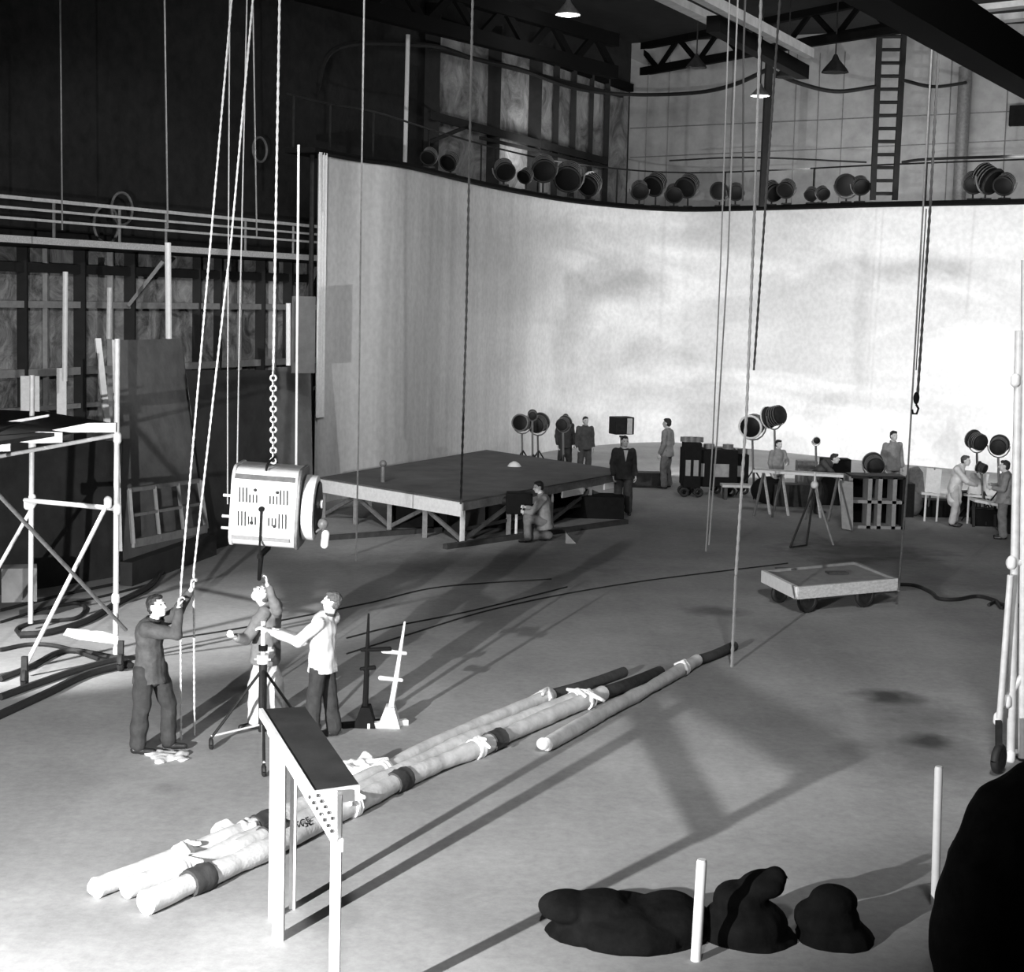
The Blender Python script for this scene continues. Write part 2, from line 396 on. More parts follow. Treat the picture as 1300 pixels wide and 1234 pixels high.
wherec = {545: 'leftmost', 572: 'second from the left', 640: 'third from the left', 668: 'small one, fourth from the left', 690: 'left of the big pair', 722: 'biggest of the left group', 750: 'last before the room corner',
          812: 'first of the cluster right of the corner', 833: 'tall second of the dark cluster', 856: 'low third of the dark cluster', 874: 'last of the dark cluster', 914: 'just left of the hanging chain', 934: 'touching the hanging chain',
          980: 'just right of the thin dark pole', 999: 'second right of the thin dark pole', 1030: 'smallest, midway to the ladder', 1044: 'next to the smallest', 1075: 'with a pale ring, left of the ladder', 1092: 'right against the ladder foot',
          1236: 'left of the three at far right', 1252: 'biggest of the three at far right', 1276: 'rightmost of all'}
for px, py, rp in cat_l:
    c0, i = b_at(px); Y = c0.y + bn(i).y * .55
    c = P(px, py, Y); r = rp * Y / F_PX * .92; c.z = max(c.z, 8.27 + r * 1.6)
    ang = random.uniform(-.6, .6); d = V((math.sin(ang), -math.cos(ang) * .9, -.55))
    if px in (1075, 914): d = V((-.3, -.9, -.1))
    t = thing('catwalk_lamp', (c.x, c.y, 8.27), 'dark round lamp on the high catwalk, ' + wherec[px], 'lamp', 'studio lamps along the catwalk')
    q = build_head(t, c, d, r, r * 1.5, 'black', 'dark')
    MB().tube([V((c.x, c.y, 8.28)), q], .03, 8).build('spigot', 'dark', t)
    MB().box((c.x, c.y, 8.29), (.3, .3, .04)).build('base_plate', 'dark', t, smooth=False)
# ------------------------------------------------------------------ left wall gallery and frame
g0, g1 = sL(385, 318), 46
t = thing('timber_gallery', CORNER + LD * (g0 + 5) + NL * .8, 'long gallery of pale rails along the dark left wall', 'gallery')
def LW(s, z, off): return CORNER + LD * s + NL * off + V((0, 0, z))
zr = onL(200, 300, .9).z
MB().bar(LW(g0, GZ + .02, .55), LW(g1, GZ + .02, .55), .9, .1).build('walkway', 'darkwood', t, smooth=False)
for k, (dz, m, h) in enumerate(((.02, 'wood', .14), (.42, 'steel', .05), (.62, 'steel', .05), (.82, 'steel', .07))):
    MB().bar(LW(g0, GZ + dz, 1.02), LW(g1, GZ + dz, 1.02), .05, h).build('rail', m, t, smooth=False)
for px in (20, 105, 165, 268, 330, 375):
    s = sL(px); MB().bar(LW(s, GZ, 1.0), LW(s, GZ + .85, 1.0), .05, .05).build('post', 'mid', t, smooth=False)
# wall frame: horizontal girts and posts
zg1, zg2 = onL(200, 388, .12).z, onL(200, 466, .12).z
k = 4
for z, h in ((zg1, .14), (zg2, .16), (2.4, .1), (GZ - .5, .2)):
    struct(MB().bar(LW(sL(398), z, .14), LW(44, z, .14), .12, h), 'trim_%d' % k, 'ply' if z != GZ - .5 else 'post', smooth=False); k += 1
for px, w, m in ((22, .22, 'post'), (52, .1, 'ply'), (94, .3, 'post'), (135, .12, 'ply'), (158, .3, 'post'), (245, .2, 'post'), (272, .2, 'post'), (300, .12, 'ply'), (325, .3, 'post'), (342, .2, 'ply'), (360, .28, 'post'), (390, .2, 'post')):
    s = sL(px); struct(MB().bar(LW(s, 0, .12), LW(s, GZ - .1, .12), w, .12), 'trim_%d' % k, m, smooth=False); k += 1
for px, w in ((541, .45), (620, .45), (672, .5), (700, .2), (722, .2), (745, .16), (765, .2)):
    s = sL(px, 120); struct(MB().bar(LW(s, 6.5, .2), LW(s, 13.6, .2), w, .2), 'trim_%d' % k, 'post', smooth=False); k += 1
for (xa, ya), (xb, yb), h in (((545, 146), (770, 205), .25), ((545, 60), (790, 122), .12), ((545, 180), (600, 158), .1), ((610, 175), (770, 212), .1)):
    a, b = onL(xa, ya, .4), onL(xb, yb, .4); struct(MB().bar(a, b, .1, h), 'trim_%d' % k, 'post', smooth=False); k += 1
# diagonal braces of gallery
for xa, ya, xb, yb in ((207, 332, 163, 388), (402, 340, 385, 385)):
    MB().bar(onL(xa, ya, .9), onL(xb, yb, .25), .08, .08).build('brace', 'mid', t, smooth=False)
# shallow debris lit on dark upper wall: pulleys & rings
for px, py, rr in ((155, 265, .35), (135, 285, .4), (330, 190, .3)):
    o = MB().torus(onL(px, py, .35), NL, rr, .03, 24, 6).build('cable_hoop', 'mid', base=onL(px, py, .35))
    tag(o, {155: 'coil of cable hung on the dark left wall, upper one above the gallery', 135: 'coil of cable on the dark left wall just over the gallery rails', 330: 'coil of cable hung high on the dark wall near the white cloth'}[px], 'cable coil')

def pole(name, px0, py0, px1, py1, Y0, Y1, r, m, label, cat='pole', n=8, floor=False):
    a, b = P(px0, py0, Y0), P(px1, py1, Y1)
    if floor: b.z = max(b.z, .0)
    o = MB().tube([a, b], r, n).build(name, m, base=b); return tag(o, label, cat)
pole('standing_pole', 213, 308, 214, 430, 30, 30, .06, 'white', 'short bright white pole hanging under the gallery rail left of centre wall')
pole('standing_pole', 83, 345, 82, 484, 30, 30, .05, 'white', 'thin white pole against the lined wall above the left scaffold')
pole('standing_pole', 379, 184, 376, 592, 27.5, 27.3, .022, 'white', 'tall thin white pole just left of the white cloth edge')
pole('standing_pole', 518, 44, 514, 206, 44.5, 44.5, .06, 'white', 'white pole standing on the catwalk above the left part of the cloth')
pole('standing_pole', 667, 88, 662, 240, 55.5, 55.5, .06, 'white', 'white pole standing on the catwalk near the middle of the left wall panels')
pole('standing_pole', 366, 385, 366, 464, 32, 32, .05, 'white', 'short white batten beside the thin tall pole on the left wall')
pole('standing_pole', 139, 365, 138, 430, 31, 31, .05, 'steel', 'short pale pole above the leaning grey flat')
pole('standing_pole', 977, 70, 968, 262, 50, 50, .13, 'post', 'dark vertical pole rising behind the cloth top near the hanging lamp')
a, b = onR(1226, 85, .35), onR(1214, 262, .35)
tag(MB().tube([a, V((a.x, a.y, 5.5))], .24, 12).build('wall_pipe', 'mid', base=V((a.x, a.y, 5.5))), 'thick grey downpipe on the back wall right of the ladder', 'pipe')

# ladder
lt = thing('wall_ladder', P(1120, 254, 50.5), 'long dark ladder rising from the catwalk up the pale back wall', 'ladder')
la, lb, lc, ld = P(1108, 254, 50.6), P(1117, 38, 50.6), P(1136, 254, 50.6), P(1148, 38, 50.6)
for a, b in ((la, lb), (lc, ld)): MB().bar(a, b, .17, .12).build('rail', 'post', lt, smooth=False)
for k in range(13):
    f = (k + .5) / 13; MB().tube([la.lerp(lb, f), lc.lerp(ld, f)], .055, 8).build('rung', 'post', lt)

# roof girders
def girder(p0, p1, w, h, m, label, lattice=False):
    o = thing('roof_girder', (V(p0) + V(p1)) / 2, label, 'girder')
    MB().bar(p0, p1, w, h).build('beam', m, o, smooth=False)
    if lattice:
        MB().bar(V(p0) + V((0, 0, 1.0)), V(p1) + V((0, 0, 1.0)), w, h).build('top_chord', m, o, smooth=False)
        n_ = int((V(p1) - V(p0)).length / 1.2)
        mb = MB()
        for q in range(n_):
            a = V(p0).lerp(V(p1), q / n_); b = V(p0).lerp(V(p1), (q + 1) / n_)
            mb.bar(a + V((0, 0, 1.0 * (q % 2))), b + V((0, 0, 1.0 * ((q + 1) % 2))), w * .4, h * .6)
        mb.build('lattice', m, o, smooth=False)
    return o
a, b = F(1160, 2, 8.7), F(1300, 88, 8.7); dd = (b - a).normalized()
girder(a - dd * 6, b + dd * 14, .5, .62, 'beam', 'massive black girder crossing the top right corner')
def g2(xa, ya, xb, yb, z, w, h, m, label, ea=0, eb=0, lat=False):
    a, b = F(xa, ya, z), F(xb, yb, z); dd = (b - a).normalized(); girder(a - dd * ea, b + dd * eb, w, h, m, label, lat)
g2(788, 96, 1112, 38, 13.9, .25, .3, 'beam', 'dark lattice roof beam above the back wall left of the ladder', 0, 3, True)
g2(1005, 58, 1150, 36, 12.6, .2, .22, 'beam', 'black roof beam ending at the ladder top', 2, 1)
g2(835, -8, 905, 26, 11.5, .3, .18, 'beaml', 'pale roof beam at top centre, left of the pair', 3, 0)
g2(880, -10, 1028, 68, 11.2, .22, .22, 'beaml', 'pale roof beam at top centre, long one running down to the hanging lamp', 3, 0)
g2(905, 30, 1020, 92, 11.0, .3, .35, 'beam', 'black roof beam beneath the long pale beam')
g2(1195, 16, 1310, 4, 12.0, .35, .14, 'beaml', 'pale ceiling batten at upper right, topmost of three', 0, 3)
g2(1232, 27, 1310, 20, 12.2, .45, .16, 'beaml', 'pale ceiling batten at upper right, middle of three', 0, 3)
g2(1258, 54, 1310, 48, 12.2, .8, .16, 'beaml', 'broad pale ceiling batten at upper right, lowest of three', 0, 3)
g2(560, 30, 800, 112, 13.2, .3, .3, 'beam', 'dark wall head beam over the mottled left wall panels', 1, 0)
g2(400, -5, 780, 92, 12.2, .3, .4, 'beam', 'dark roof truss running above the left wall', 3, 0, True)

# drooping cables
def cable(pts, r, m, name, label, cat='cable', n=6, seg=8, kind=None):
    o = MB().tube(spline(pts, seg), r, n).build(name, m, base=pts[0]); return tag(o, label, cat, kind=kind)
cable([onL(400, 120, .6), onL(430, 60, .6), onL(545, 58, .6), onL(600, 74, .6), onL(660, 88, .6), onL(730, 112, .6), P(800, 120, 58), P(880, 118, 56), P(930, 108, 53), P(975, 88, 50)], .07, 'post', 'slung_cable', 'thick dark cable drooping across the left wall panels to the middle pole')
cable([P(977, 88, 50), P(1010, 104, 50), P(1060, 116, 50), P(1112, 110, 50)], .07, 'post', 'slung_cable', 'thick dark cable drooping between the middle pole and the ladder')
cable([P(1147, 102, 50), P(1185, 110, 50), onR(1226, 105, .62)], .06, 'post', 'slung_cable', 'dark cable drooping between the ladder and the downpipe')
cable([P(850, 204, 52), P(950, 200, 50.5), P(1100, 206, 50.3)], .03, 'post', 'guard_line', 'thin dark line strung across the back wall left of the ladder')
cable([P(1145, 206, 50), P(1180, 202, 50), P(1300, 198, 49)], .05, 'post', 'guard_line', 'dark guard rail line over the far right catwalk')

# pendant lamps
def pendant(px, py, Y, r, lit, label):
    c = P(px, py, Y); t = thing('pendant_lamp', c, label, 'lamp')
    MB().tube([c + V((0, 0, r * 1.3)), c + V((0, 0, r * .9)), c + V((0, 0, r * .25)), c], [r * .12, r * .3, r * .85, r], 20, caps=False).build('lamp_shade', 'dark' if not lit else 'mid', t)
    MB().tube([c + V((0, 0, r * 1.3)), c + V((0, 0, CZ - c.z))], .02, 6).build('flex', 'dark', t)
    MB().ell(c + V((0, 0, r * .1)), (r * .9, r * .9, r * .22)).build('bulb', 'glow' if lit else 'glass', t)
    return c
pc1 = pendant(721, 19, 46, .36, True, 'glowing pendant lamp near the ceiling above the centre of the stage')
pc2 = pendant(965, 122, 44, .26, True, 'glowing pendant lamp hanging before the pale back wall')
pendant(1060, 92, 47, .4, False, 'unlit dark pendant lamp hanging left of the ladder')
pendant(1000, 98, 47, .38, False, 'unlit dark pendant lamp beside the middle pole')
pendant(884, 86, 45, .3, False, 'unlit dark pendant lamp under the pale roof beams')
o = MB().box(onR(1293, 147, .16), (.6, .3, .7), rz=math.atan2(RD.y, RD.x)).build('junction_box', 'black', base=onR(1293, 147, .16), smooth=False); tag(o, 'small black box high on the back wall at the right edge', 'box')

# ------------------------------------------------------------------ ropes
def hang(pts, r, m, label, name='hanging_rope', twist=False, top=True):
    """pts: (px,py,Y) top->bottom. continues up to the roof"""
    q = [P(*p) for p in pts]
    if top:
        d = (q[0] - q[1]).normalized(); q = [q[0] + d * ((CZ - .2 - q[0].z) / d.z)] + q
    o = thing(name, q[-1], label, 'rope') if twist else None
    if twist:
        bpy.data.objects.remove(o); path = []; rs = []
        for a, b in zip(q, q[1:]):
            k = max(2, int((b - a).length / (r * 3.5)))
            for i in range(k): path.append(a.lerp(b, i / k)); rs.append(r * (1.2 if len(path) % 2 else .8))
        path.append(q[-1]); rs.append(r)
        o = MB().tube(path, rs, 6).build(name, m, base=q[-1]); tag(o, label, 'rope')
        return o
    o = MB().tube(q, r, 6).build(name, m, base=q[-1]); return tag(o, label, 'rope')
hang([(294, 0, 17.2), (268, 300, 16.9), (230, 740, 16.45), (229, 770, 16.42), (230, 944, 16.9)], .0115, 'rope', 'pale hauling rope held in the rope man\'s lower hand', 'hauling_rope', True)
hang([(321, 0, 17.2), (294, 300, 16.9), (246, 725, 16.45), (246, 760, 16.45), (247, 940, 17.1)], .0115, 'rope', 'pale hauling rope held in the rope man\'s upper hand', 'hauling_rope', True)
hang([(355, 0, 17.3), (351, 230, 17.3), (347, 470, 17.3)], .014, 'rope', 'pale rope carrying the chain of the big white lamp', 'suspension_rope', True)
hang([(291, 120, 22), (289, 500, 22), (289, 640, 22)], .01, 'rope', 'thin slack line behind the two hauling ropes, left one')
hang([(309, 200, 22), (304, 420, 22), (301, 600, 22)], .01, 'rope', 'thin slack line behind the two hauling ropes, right one')
hang([(211, 150, 28), (213, 290, 28)], .016, 'mid', 'grey line dropping to the gallery above the white pole')
hang([(78, 180, 30), (79, 292, 30)], .016, 'mid', 'grey line dropping to the gallery at far left')
hang([(325, 240, 29), (326, 300, 29)], .014, 'mid', 'short grey line over the gallery right of the ropes')
hang([(600, 0, 27), (592, 400, 27), (585, 640, 27)], .022, 'roped', 'dark line hanging before the cloth to the near platform corner', twist=True)
hang([(462, 20, 27), (458, 300, 27), (455, 560, 27), (452, 712, 27)], .016, 'mid', 'grey line hanging just right of the big lamp over the platform')
hang([(946, 0, 30), (944, 60, 30), (943, 255, 30)], .02, 'roped', 'dark line hanging against the back wall left of the chains')
hang([(966, 0, 22.5), (958, 265, 22.5), (948, 520, 22.5), (934, 730, 22.5), (926, 912, 20.3)], 0.022, 'ropem', 'long pale rope falling to the floor beside the single canvas roll', twist=True)
hang([(990, 0, 26), (969, 300, 26), (957, 470, 26)], .02, 'roped', 'dark chain beside the long pale rope in the middle of the cloth', twist=True)
hang([(922, 120, 30), (915, 330, 30), (905, 560, 30), (896, 700, 30)], .014, 'ropem', 'thin line of the middle pair reaching the floor, left one')
hang([(932, 120, 30), (924, 330, 30), (910, 560, 30), (900, 692, 30)], .016, 'ropem', 'thin line of the middle pair reaching the floor, right one')
hang([(1192, 60, 30), (1181, 262, 30), (1165, 500, 30)], .026, 'roped', 'dark hoisting chain with a hook hanging at right before the cloth', 'hoist_chain', True)
hang([(1183, 60, 31), (1172, 262, 31), (1153, 590, 31), (1141, 750, 25.5)], .018, 'mid', 'grey line left of the hook chain falling to the trolley')
hang([(1176, 265, 34), (1163, 470, 34)], .014, 'roped', 'thin dark line between the hook chain and the grey line', top=False)
# hook
hk = P(1163, 512, 30); mb = MB(); mb.ell(hk + V((0, 0, .1)), (.06, .06, .12)); mb.tube([hk + V((.0, 0, -.02)), hk + V((.05, 0, -.1)), hk + V((.02, 0, -.2)), hk + V((-.05, 0, -.2)), hk + V((-.07, 0, -.12))], .022, 6)
tag(mb.build('crane_hook', 'black', base=hk), 'black crane hook at the end of the right hanging chain', 'hook')
mb = MB(); a_, b_ = P(347, 470, 17.3), P(347, 588, 17.3)
for i in range(18):
    c = a_.lerp(b_, (i + .5) / 18); x, y, _ = ortho(b_ - a_); ax = x if i % 2 else y
    mb.torus(c, ax, .032, .011, 10, 5)
tag(mb.build('lifting_chain', 'steel', base=b_), 'short link chain hooked to the top of the big white lamp', 'chain')

# ------------------------------------------------------------------ big white arc lamp
Yl = 17.3; LC = P(342, 640, Yl)
t = thing('arc_lamp', LC, 'big white drum-shaped studio lamp with louvred side hanging from a chain', 'lamp')
Lr = Matrix.Rotation(R(3), 3, 'Y')          # tilt: right end down
def LP(x, y, z): return LC + Lr @ V((x, y, z))
def octo(hw, hz, x, r=.3):
    pts = []
    for sy, sz, seq in ((1, -1, 0), (1, 1, 1), (-1, 1, 2), (-1, -1, 3)):
        for k in range(5):
            a = -PI / 2 + seq * PI / 2 + (PI / 2) * k / 4
            pts.append(LP(x, sy * (hw - r) + r * math.cos(a) * 1, sz * (hz - r) + r * math.sin(a)))
    return pts
body = octo(.4, .43, -.36, .16); MB().prism(body, Lr @ V((.72, 0, 0))).build('lamp_housing', 'lampw', t, bevel=.012)
for x in (-.365, .345):
    MB().prism(octo(.415, .445, x, .17), Lr @ V((.035, 0, 0))).build('end_band', 'lampw' if x < 0 else 'mid', t, bevel=.006)
side = MB().prism([LP(-.31, -.401, -.30), LP(.3, -.401, -.30), LP(.3, -.401, .3), LP(-.31, -.401, .3)], (0, -.012, 0)).build('side_panel', 'white', t, smooth=False)
for gx, gz in ((-.27, .06), (.06, .06), (-.27, -.2), (.06, -.2)):
    for k in range(6):
        z1 = .09 if (k > 2) == (gx < 0) else .16
        MB().box(LP(gx + k * .037 + .005, -.417, gz + z1 / 2 + (.02 if gz < 0 and z1 < .1 else 0)), (.014, .012, z1)).build('louvre_slot', 'vent', t, smooth=False, label='dark louvre slot')
for gx, gz in ((-.1, .2), (.14, .19), (-.12, -.16), (.13, -.18)): MB().ell(LP(gx, -.417, gz), (.02, .01, .018)).build('screw', 'vent', t)
MB().prism([LP(-.33, -.395, .31), LP(.32, -.395, .31), LP(.32, -.36, .36), LP(-.33, -.36, .36)], (0, -.02, 0)).build('seam_strip', 'mid', t, smooth=False)
MB().prism([LP(-.33, -.40, -.35), LP(.3, -.40, -.35), LP(.3, -.40, -.31), LP(-.33, -.40, -.31)], (0, -.012, 0)).build('seam_strip', 'mid', t, smooth=False)
rg = MB(); rg.tube([LP(.38, 0, 0), LP(.4, 0, 0), LP(.52, 0, 0), LP(.53, 0, 0)], [.3, .36, .36, .33], 36); ring = rg.build('lens_barrel', 'lampw', t)
MB().tube([LP(.535, 0, 0), LP(.55, 0, 0), LP(.58, 0, 0)], [.3, .29, .12], 30).build('lens', 'glass', ring)
mb = MB()
for k in range(8): mb.box(LP(.378, -.36 * math.sin(k), .0) + V((0, 0, 0)), (.01, .01, .01))
for x, z in ((-.4, .09), (-.4, -.14), (-.4, -.27)): MB().tube([LP(-.36, -.2, z), LP(x - .08, -.2, z)], .016, 8).build('clamp_screw', 'lampw', t)
mb = MB(); mb.tube([LP(.56, -.1, .06), LP(.6, -.1, .06)], .05, 10); mb.build('hinge', 'white', t)
mb = MB(); mb.tube([LP(.55, -.15, -.25), LP(.58, -.15, -.22), LP(.63, -.15, -.2), LP(.64, -.15, -.3)], .012, 6); mb.ell(LP(.62, -.15, -.15), (.06, .05, .06)); mb.build('cable_coupling', 'mid', t)
MB().cap(LP(.66, -.15, -.26), LP(.655, -.15, -.38), .045, .045).build('plug', 'white', t, label='white cable plug')
mb = MB(); mb.tube([LP(-.02, -.41, 0), LP(-.02, -.45, 0)], .03, 14); mb.bar(LP(-.02, -.44, .0), LP(-.01, -.43, -.52), .022, .02); mb.bar(LP(-.02, .44, .0), LP(-.01, .2, -.52), .05, .03)
mb.bar(LP(-.01, -.44, -.52), LP(-.01, .2, -.52), .05, .04)
mb.cap(LP(-.01, -.3, -.52), P(329, 735, Yl - .2), .03, .022); mb.build('yoke', 'black', t)
mb = MB()
yk = [LP(-.0, -.38, .42), LP(0, -.3, .48), LP(.03, 0, .53), LP(.0, .3, .48), LP(0, .38, .42)]; mb.tube(spline(yk, 5), .014, 6); mb.build('lifting_bail', 'dark', t)

# ------------------------------------------------------------------ lamp stand (tripod) under the lamp
fb = F(333, 942); st = thing('lamp_stand', fb, 'rolling tripod stand with tall telescopic column beneath the big white lamp', 'stand')
MB().tube([fb + V((0, 0, .12)), fb + V((0, 0, .95))], .045, 10).build('column', 'dark', st)
MB().tube([fb + V((0, 0, .9)), fb + V((0, 0, 1.35))], .028, 10).build('inner_tube', 'steel', st)
mb = MB(); mb.tube([fb + V((0, 0, .88)), fb + V((0, 0, .98))], .07, 12); mb.tube([fb + V((-.09, -.03, .93)), fb + V((.09, -.03, .93))], .012, 6); mb.build('collar', 'steel', st)
mb = MB(); mb.tube([fb + V((0, 0, 1.02)), fb + V((0, 0, 1.08))], .05, 12); mb.build('clamp', 'black', st)
for px, py in ((268, 944), (335, 978), (386, 928)):
    ft = F(px, py, .07)
    MB().tube([fb + V((0, 0, .82)), ft + V((0, 0, .06))], .016, 8).build('leg', 'dark', st)
    MB().tube([fb + V((0, 0, .2)), ft + V((0, 0, .08))], .012, 8).build('brace', 'steel', st)
    MB().torus(ft, V((1, .3, 0)), .045, .022, 16, 8).ell(ft, (.02, .02, .02)).build('castor', 'rubber', st)

# ------------------------------------------------------------------ people
def person(name, label, root, face, joints, mats, voxel=.012, hand='open', head_dir=None, height=1.74, coat=0, hairm='hair', lean=(0, 0), tie=False, bare=True, hat=False):
    """root: feet centre on the floor; face: yaw angle of facing direction (0 = +X). joints: offsets from root in metres for overriding."""
    root = V(root); s = height / 1.74
    f = V((math.cos(face), math.sin(face), 0)); rt = V((f.y, -f.x, 0)); up = V((0, 0, 1))
    J = dict(pel=V((0, 0, .95)), chest=V((0, 0, 1.27)), neck=V((0, 0, 1.47)), head=V((0, 0, 1.62)) + f * .03)
    for sd, k in (('L', -1), ('R', 1)):
        J['hip' + sd] = rt * .09 * k + V((0, 0, .92)); J['knee' + sd] = rt * .12 * k + f * .03 + V((0, 0, .5)); J['ank' + sd] = rt * .13 * k - f * .02 + V((0, 0, .09))
        J['sh' + sd] = rt * .19 * k + V((0, 0, 1.40)); J['el' + sd] = rt * .25 * k - f * .03 + V((0, 0, 1.12)); J['wr' + sd] = rt * .25 * k + f * .08 + V((0, 0, .87))
    for k_, v in joints.items():
        if k_[:2] not in ('cu', 'hd', 'pn', 'to'): J[k_] = V(v) / s
    if 'pel' in joints or 'chest' in joints:
        ch = J['chest']
        for sd, k in (('L', -1), ('R', 1)):
            if 'sh' + sd not in joints: J['sh' + sd] = ch + rt * .19 * k + up * .12
            if 'hip' + sd not in joints: J['hip' + sd] = J['pel'] + rt * .09 * k - up * .02
        ax = (ch - J['pel']).normalized()
        if 'neck' not in joints: J['neck'] = ch + ax * .2
        if 'head' not in joints: J['head'] = J['neck'] + ax * .14 + f * .04
    J = {k_: root + v * s for k_, v in J.items()}
    hd = V(head_dir).normalized() if head_dir else f
    hx = hd.cross(up).normalized(); hu = hx.cross(hd).normalized(); HR = Matrix((hx, hd, hu)).transposed()
    t = thing(name, root, label, 'person')
    def B(*a): return MB()
    b = MB(); hc = J['head']
    H = lambda x, y, z: hc + HR @ V((x * s, y * s, z * s))
    b.ell(H(0, -.015, .02), V((.076, .096, .1)) * s, HR); b.ell(H(0, .03, -.045), V((.06, .062, .07)) * s, HR)
    b.ell(H(0, .055, -.085), V((.03, .03, .028)) * s, HR)           # chin
    b.cap(H(0, .082, .015), H(0, .108, -.022), .010 * s, .016 * s)    # nose
    b.ell(H(0, .078, .03), V((.05, .018, .012)) * s, HR)            # brow
    b.cap(H(-.02, .082, -.055), H(.02, .082, -.055), .009 * s, .009 * s)   # lips
    for k in (-1, 1): b.ell(H(.078 * k, -.01, -.01), V((.012, .022, .034)) * s, HR); b.ell(H(.035 * k, .065, -.02), V((.02, .02, .018)) * s, HR)
    b.cap(J['neck'] - up * .03, H(0, -.02, -.05), .056 * s, .054 * s)
    pa = (J['chest'] - J['pel']).normalized(); sx = (J['shR'] - J['shL']).normalized(); fy = pa.cross(sx).normalized()
    TR = Matrix((sx, fy, pa)).transposed()
    b.ell(J['chest'] + pa * .02, V((.15, .1, .2)) * s, TR); b.ell(J['pel'], V((.15, .1, .13)) * s, TR); b.ell((J['chest'] + J['pel']) / 2, V((.13, .09, .2)) * s, TR)
    b.cap(J['shL'], J['shR'], .055 * s, .055 * s); b.cap(J['neck'], J['chest'], .06 * s, .1 * s)
    jk = MB(); tr = MB()
    jk.ell(J['chest'] + pa * .01, V((.2, .15, .225)) * s, TR); jk.ell((J['chest'] * .5 + J['pel'] * .5), V((.19, .15, .26)) * s, TR)
    jk.ell(J['pel'] - pa * .02 * s, V((.2, .155, .19)) * s, TR); jk.cap((J['chest'] + J['pel']) / 2, J['pel'] - pa * .03 * s, .15 * s, .165 * s)
    jk.cap(J['shL'] - up * .01, J['shR'] - up * .01, .078 * s, .078 * s); jk.cap(J['neck'] - pa * .02, J['chest'], .072 * s, .12 * s)
    if not coat:
        p0, p1 = J['pel'] + pa * .14 * s, J['pel'] - V((0, 0, .15)) * s if pa.z > .9 else J['pel'] - pa * .12 * s
        vs = []; NN = 20
        for q, ax_, ay_ in ((p0, .175, .14), (p0.lerp(p1, .5), .2, .165), (p1, .205, .175)):
            for i in range(NN):
                an = 2 * PI * i / NN; vs.append(q + sx * math.cos(an) * ax_ * s + fy * math.sin(an) * ay_ * s)
        fs = [(j * NN + i, j * NN + (i + 1) % NN, (j + 1) * NN + (i + 1) % NN, (j + 1) * NN + i) for j in range(2) for i in range(NN)]
        jk.add(vs, fs + [list(range(NN))[::-1], [2 * NN + i for i in range(NN)]])
    if coat:
        hm = J['pel'] - up * coat; jk.cap(J['pel'], hm, .15 * s, .17 * s); jk.ell(hm, V((.22, .17, .1)) * s, TR)
    tr.ell(J['pel'] - pa * .03, V((.17, .13, .15)) * s, TR)
    shoes = MB()
    for sd, k in (('L', -1), ('R', 1)):
        b.cap(J['sh' + sd], J['el' + sd], .05 * s, .037 * s); b.cap(J['el' + sd], J['wr' + sd], .037 * s, .026 * s)
        b.cap(J['hip' + sd], J['knee' + sd], .085 * s, .052 * s); b.cap(J['knee' + sd], J['ank' + sd], .055 * s, .036 * s)
        jk.cap(J['sh' + sd], J['el' + sd], .08 * s, .066 * s); wdir = (J['wr' + sd] - J['el' + sd])
        jk.cap(J['el' + sd], J['el' + sd] + wdir * .84, .066 * s, .054 * s)
        tr.cap(J['hip' + sd], J['knee' + sd], .115 * s, .094 * s); tr.cap(J['knee' + sd], J['ank' + sd] + up * .03, .094 * s, .09 * s)
        # shoe
        kd = f
        if 'toe' + sd in joints: kd = (J['toe' + sd] - J['ank' + sd]); kd.z = 0; kd.normalize()
        a = J['ank' + sd]; gz = a.z - .06 * s
        shoes.cap(a - kd * .03 * s - up * .035 * s, a + kd * .06 * s - up * .045 * s, .042 * s, .04 * s); shoes.cap(a + kd * .05 * s - up * .05 * s, a + kd * .17 * s - up * .058 * s, .042 * s, .032 * s)
        # hand
        w = J['wr' + sd]; hd_ = joints.get('hd' + sd); hd_ = V(hd_).normalized() if hd_ is not None else wdir.normalized()
        pn = joints.get('pn' + sd); pn = V(pn) if pn is not None else (-sx * k)        # palm normal
        pn = (pn - hd_ * pn.dot(hd_)).normalized(); px_ = hd_.cross(pn).normalized() * k
        pc = w + hd_ * .05 * s
        b.ell(pc, V((.04, .014, .05)) * s * 1.05, Matrix((px_, pn, hd_)).transposed())
        curl = joints.get('curl' + sd, .5)
        for q in range(4):
            ln = (.078, .086, .08, .062)[q] * s; bx = pc + px_ * (-.03 + .02 * q) * s + hd_ * .04 * s
            p0 = bx; ang = curl
            for sgm, fr in enumerate((.45, .32, .23)):
                dr = hd_ * math.cos(ang) + pn * math.sin(ang); p1 = p0 + dr * ln * fr; b.cap(p0, p1, .0095 * s, .0085 * s, 8); p0 = p1; ang += curl
        th = pc - px_ * .035 * s - hd_ * .015 * s
        t1 = th + (-px_ * .7 + hd_ * .6 + pn * .4).normalized() * .04 * s; b.cap(th, t1, .013 * s, .011 * s, 8); b.cap(t1, t1 + (hd_ * .8 + pn * (.3 + curl * .6) + px_ * .2).normalized() * .03 * s, .011 * s, .009 * s, 8)
    body = b.build('body', 'skin', t, voxel=voxel * .75)
    jk.build('jacket', mats[0], t, voxel=voxel, wob=.022, wsc=7)
    tr.build('trousers', mats[1], t, voxel=voxel, wob=.018, wsc=8)
    shoes.build('shoes', 'shoe', t, voxel=voxel * .8)
    h = MB()
    h.ell(H(0, -.03, .045), V((.083, .096, .088)) * s, HR); h.ell(H(0, -.055, -.005), V((.078, .065, .08)) * s, HR); h.ell(H(.0, .03, .095), V((.06, .05, .03)) * s, HR)
    h.build('hair', hairm, t, voxel=voxel * .75, wob=.008, wsc=40)
    cl = MB(); cl.torus(J['neck'] + up * .015 * s, (J['head'] - J['neck']), .066 * s, .018 * s, 20, 6)
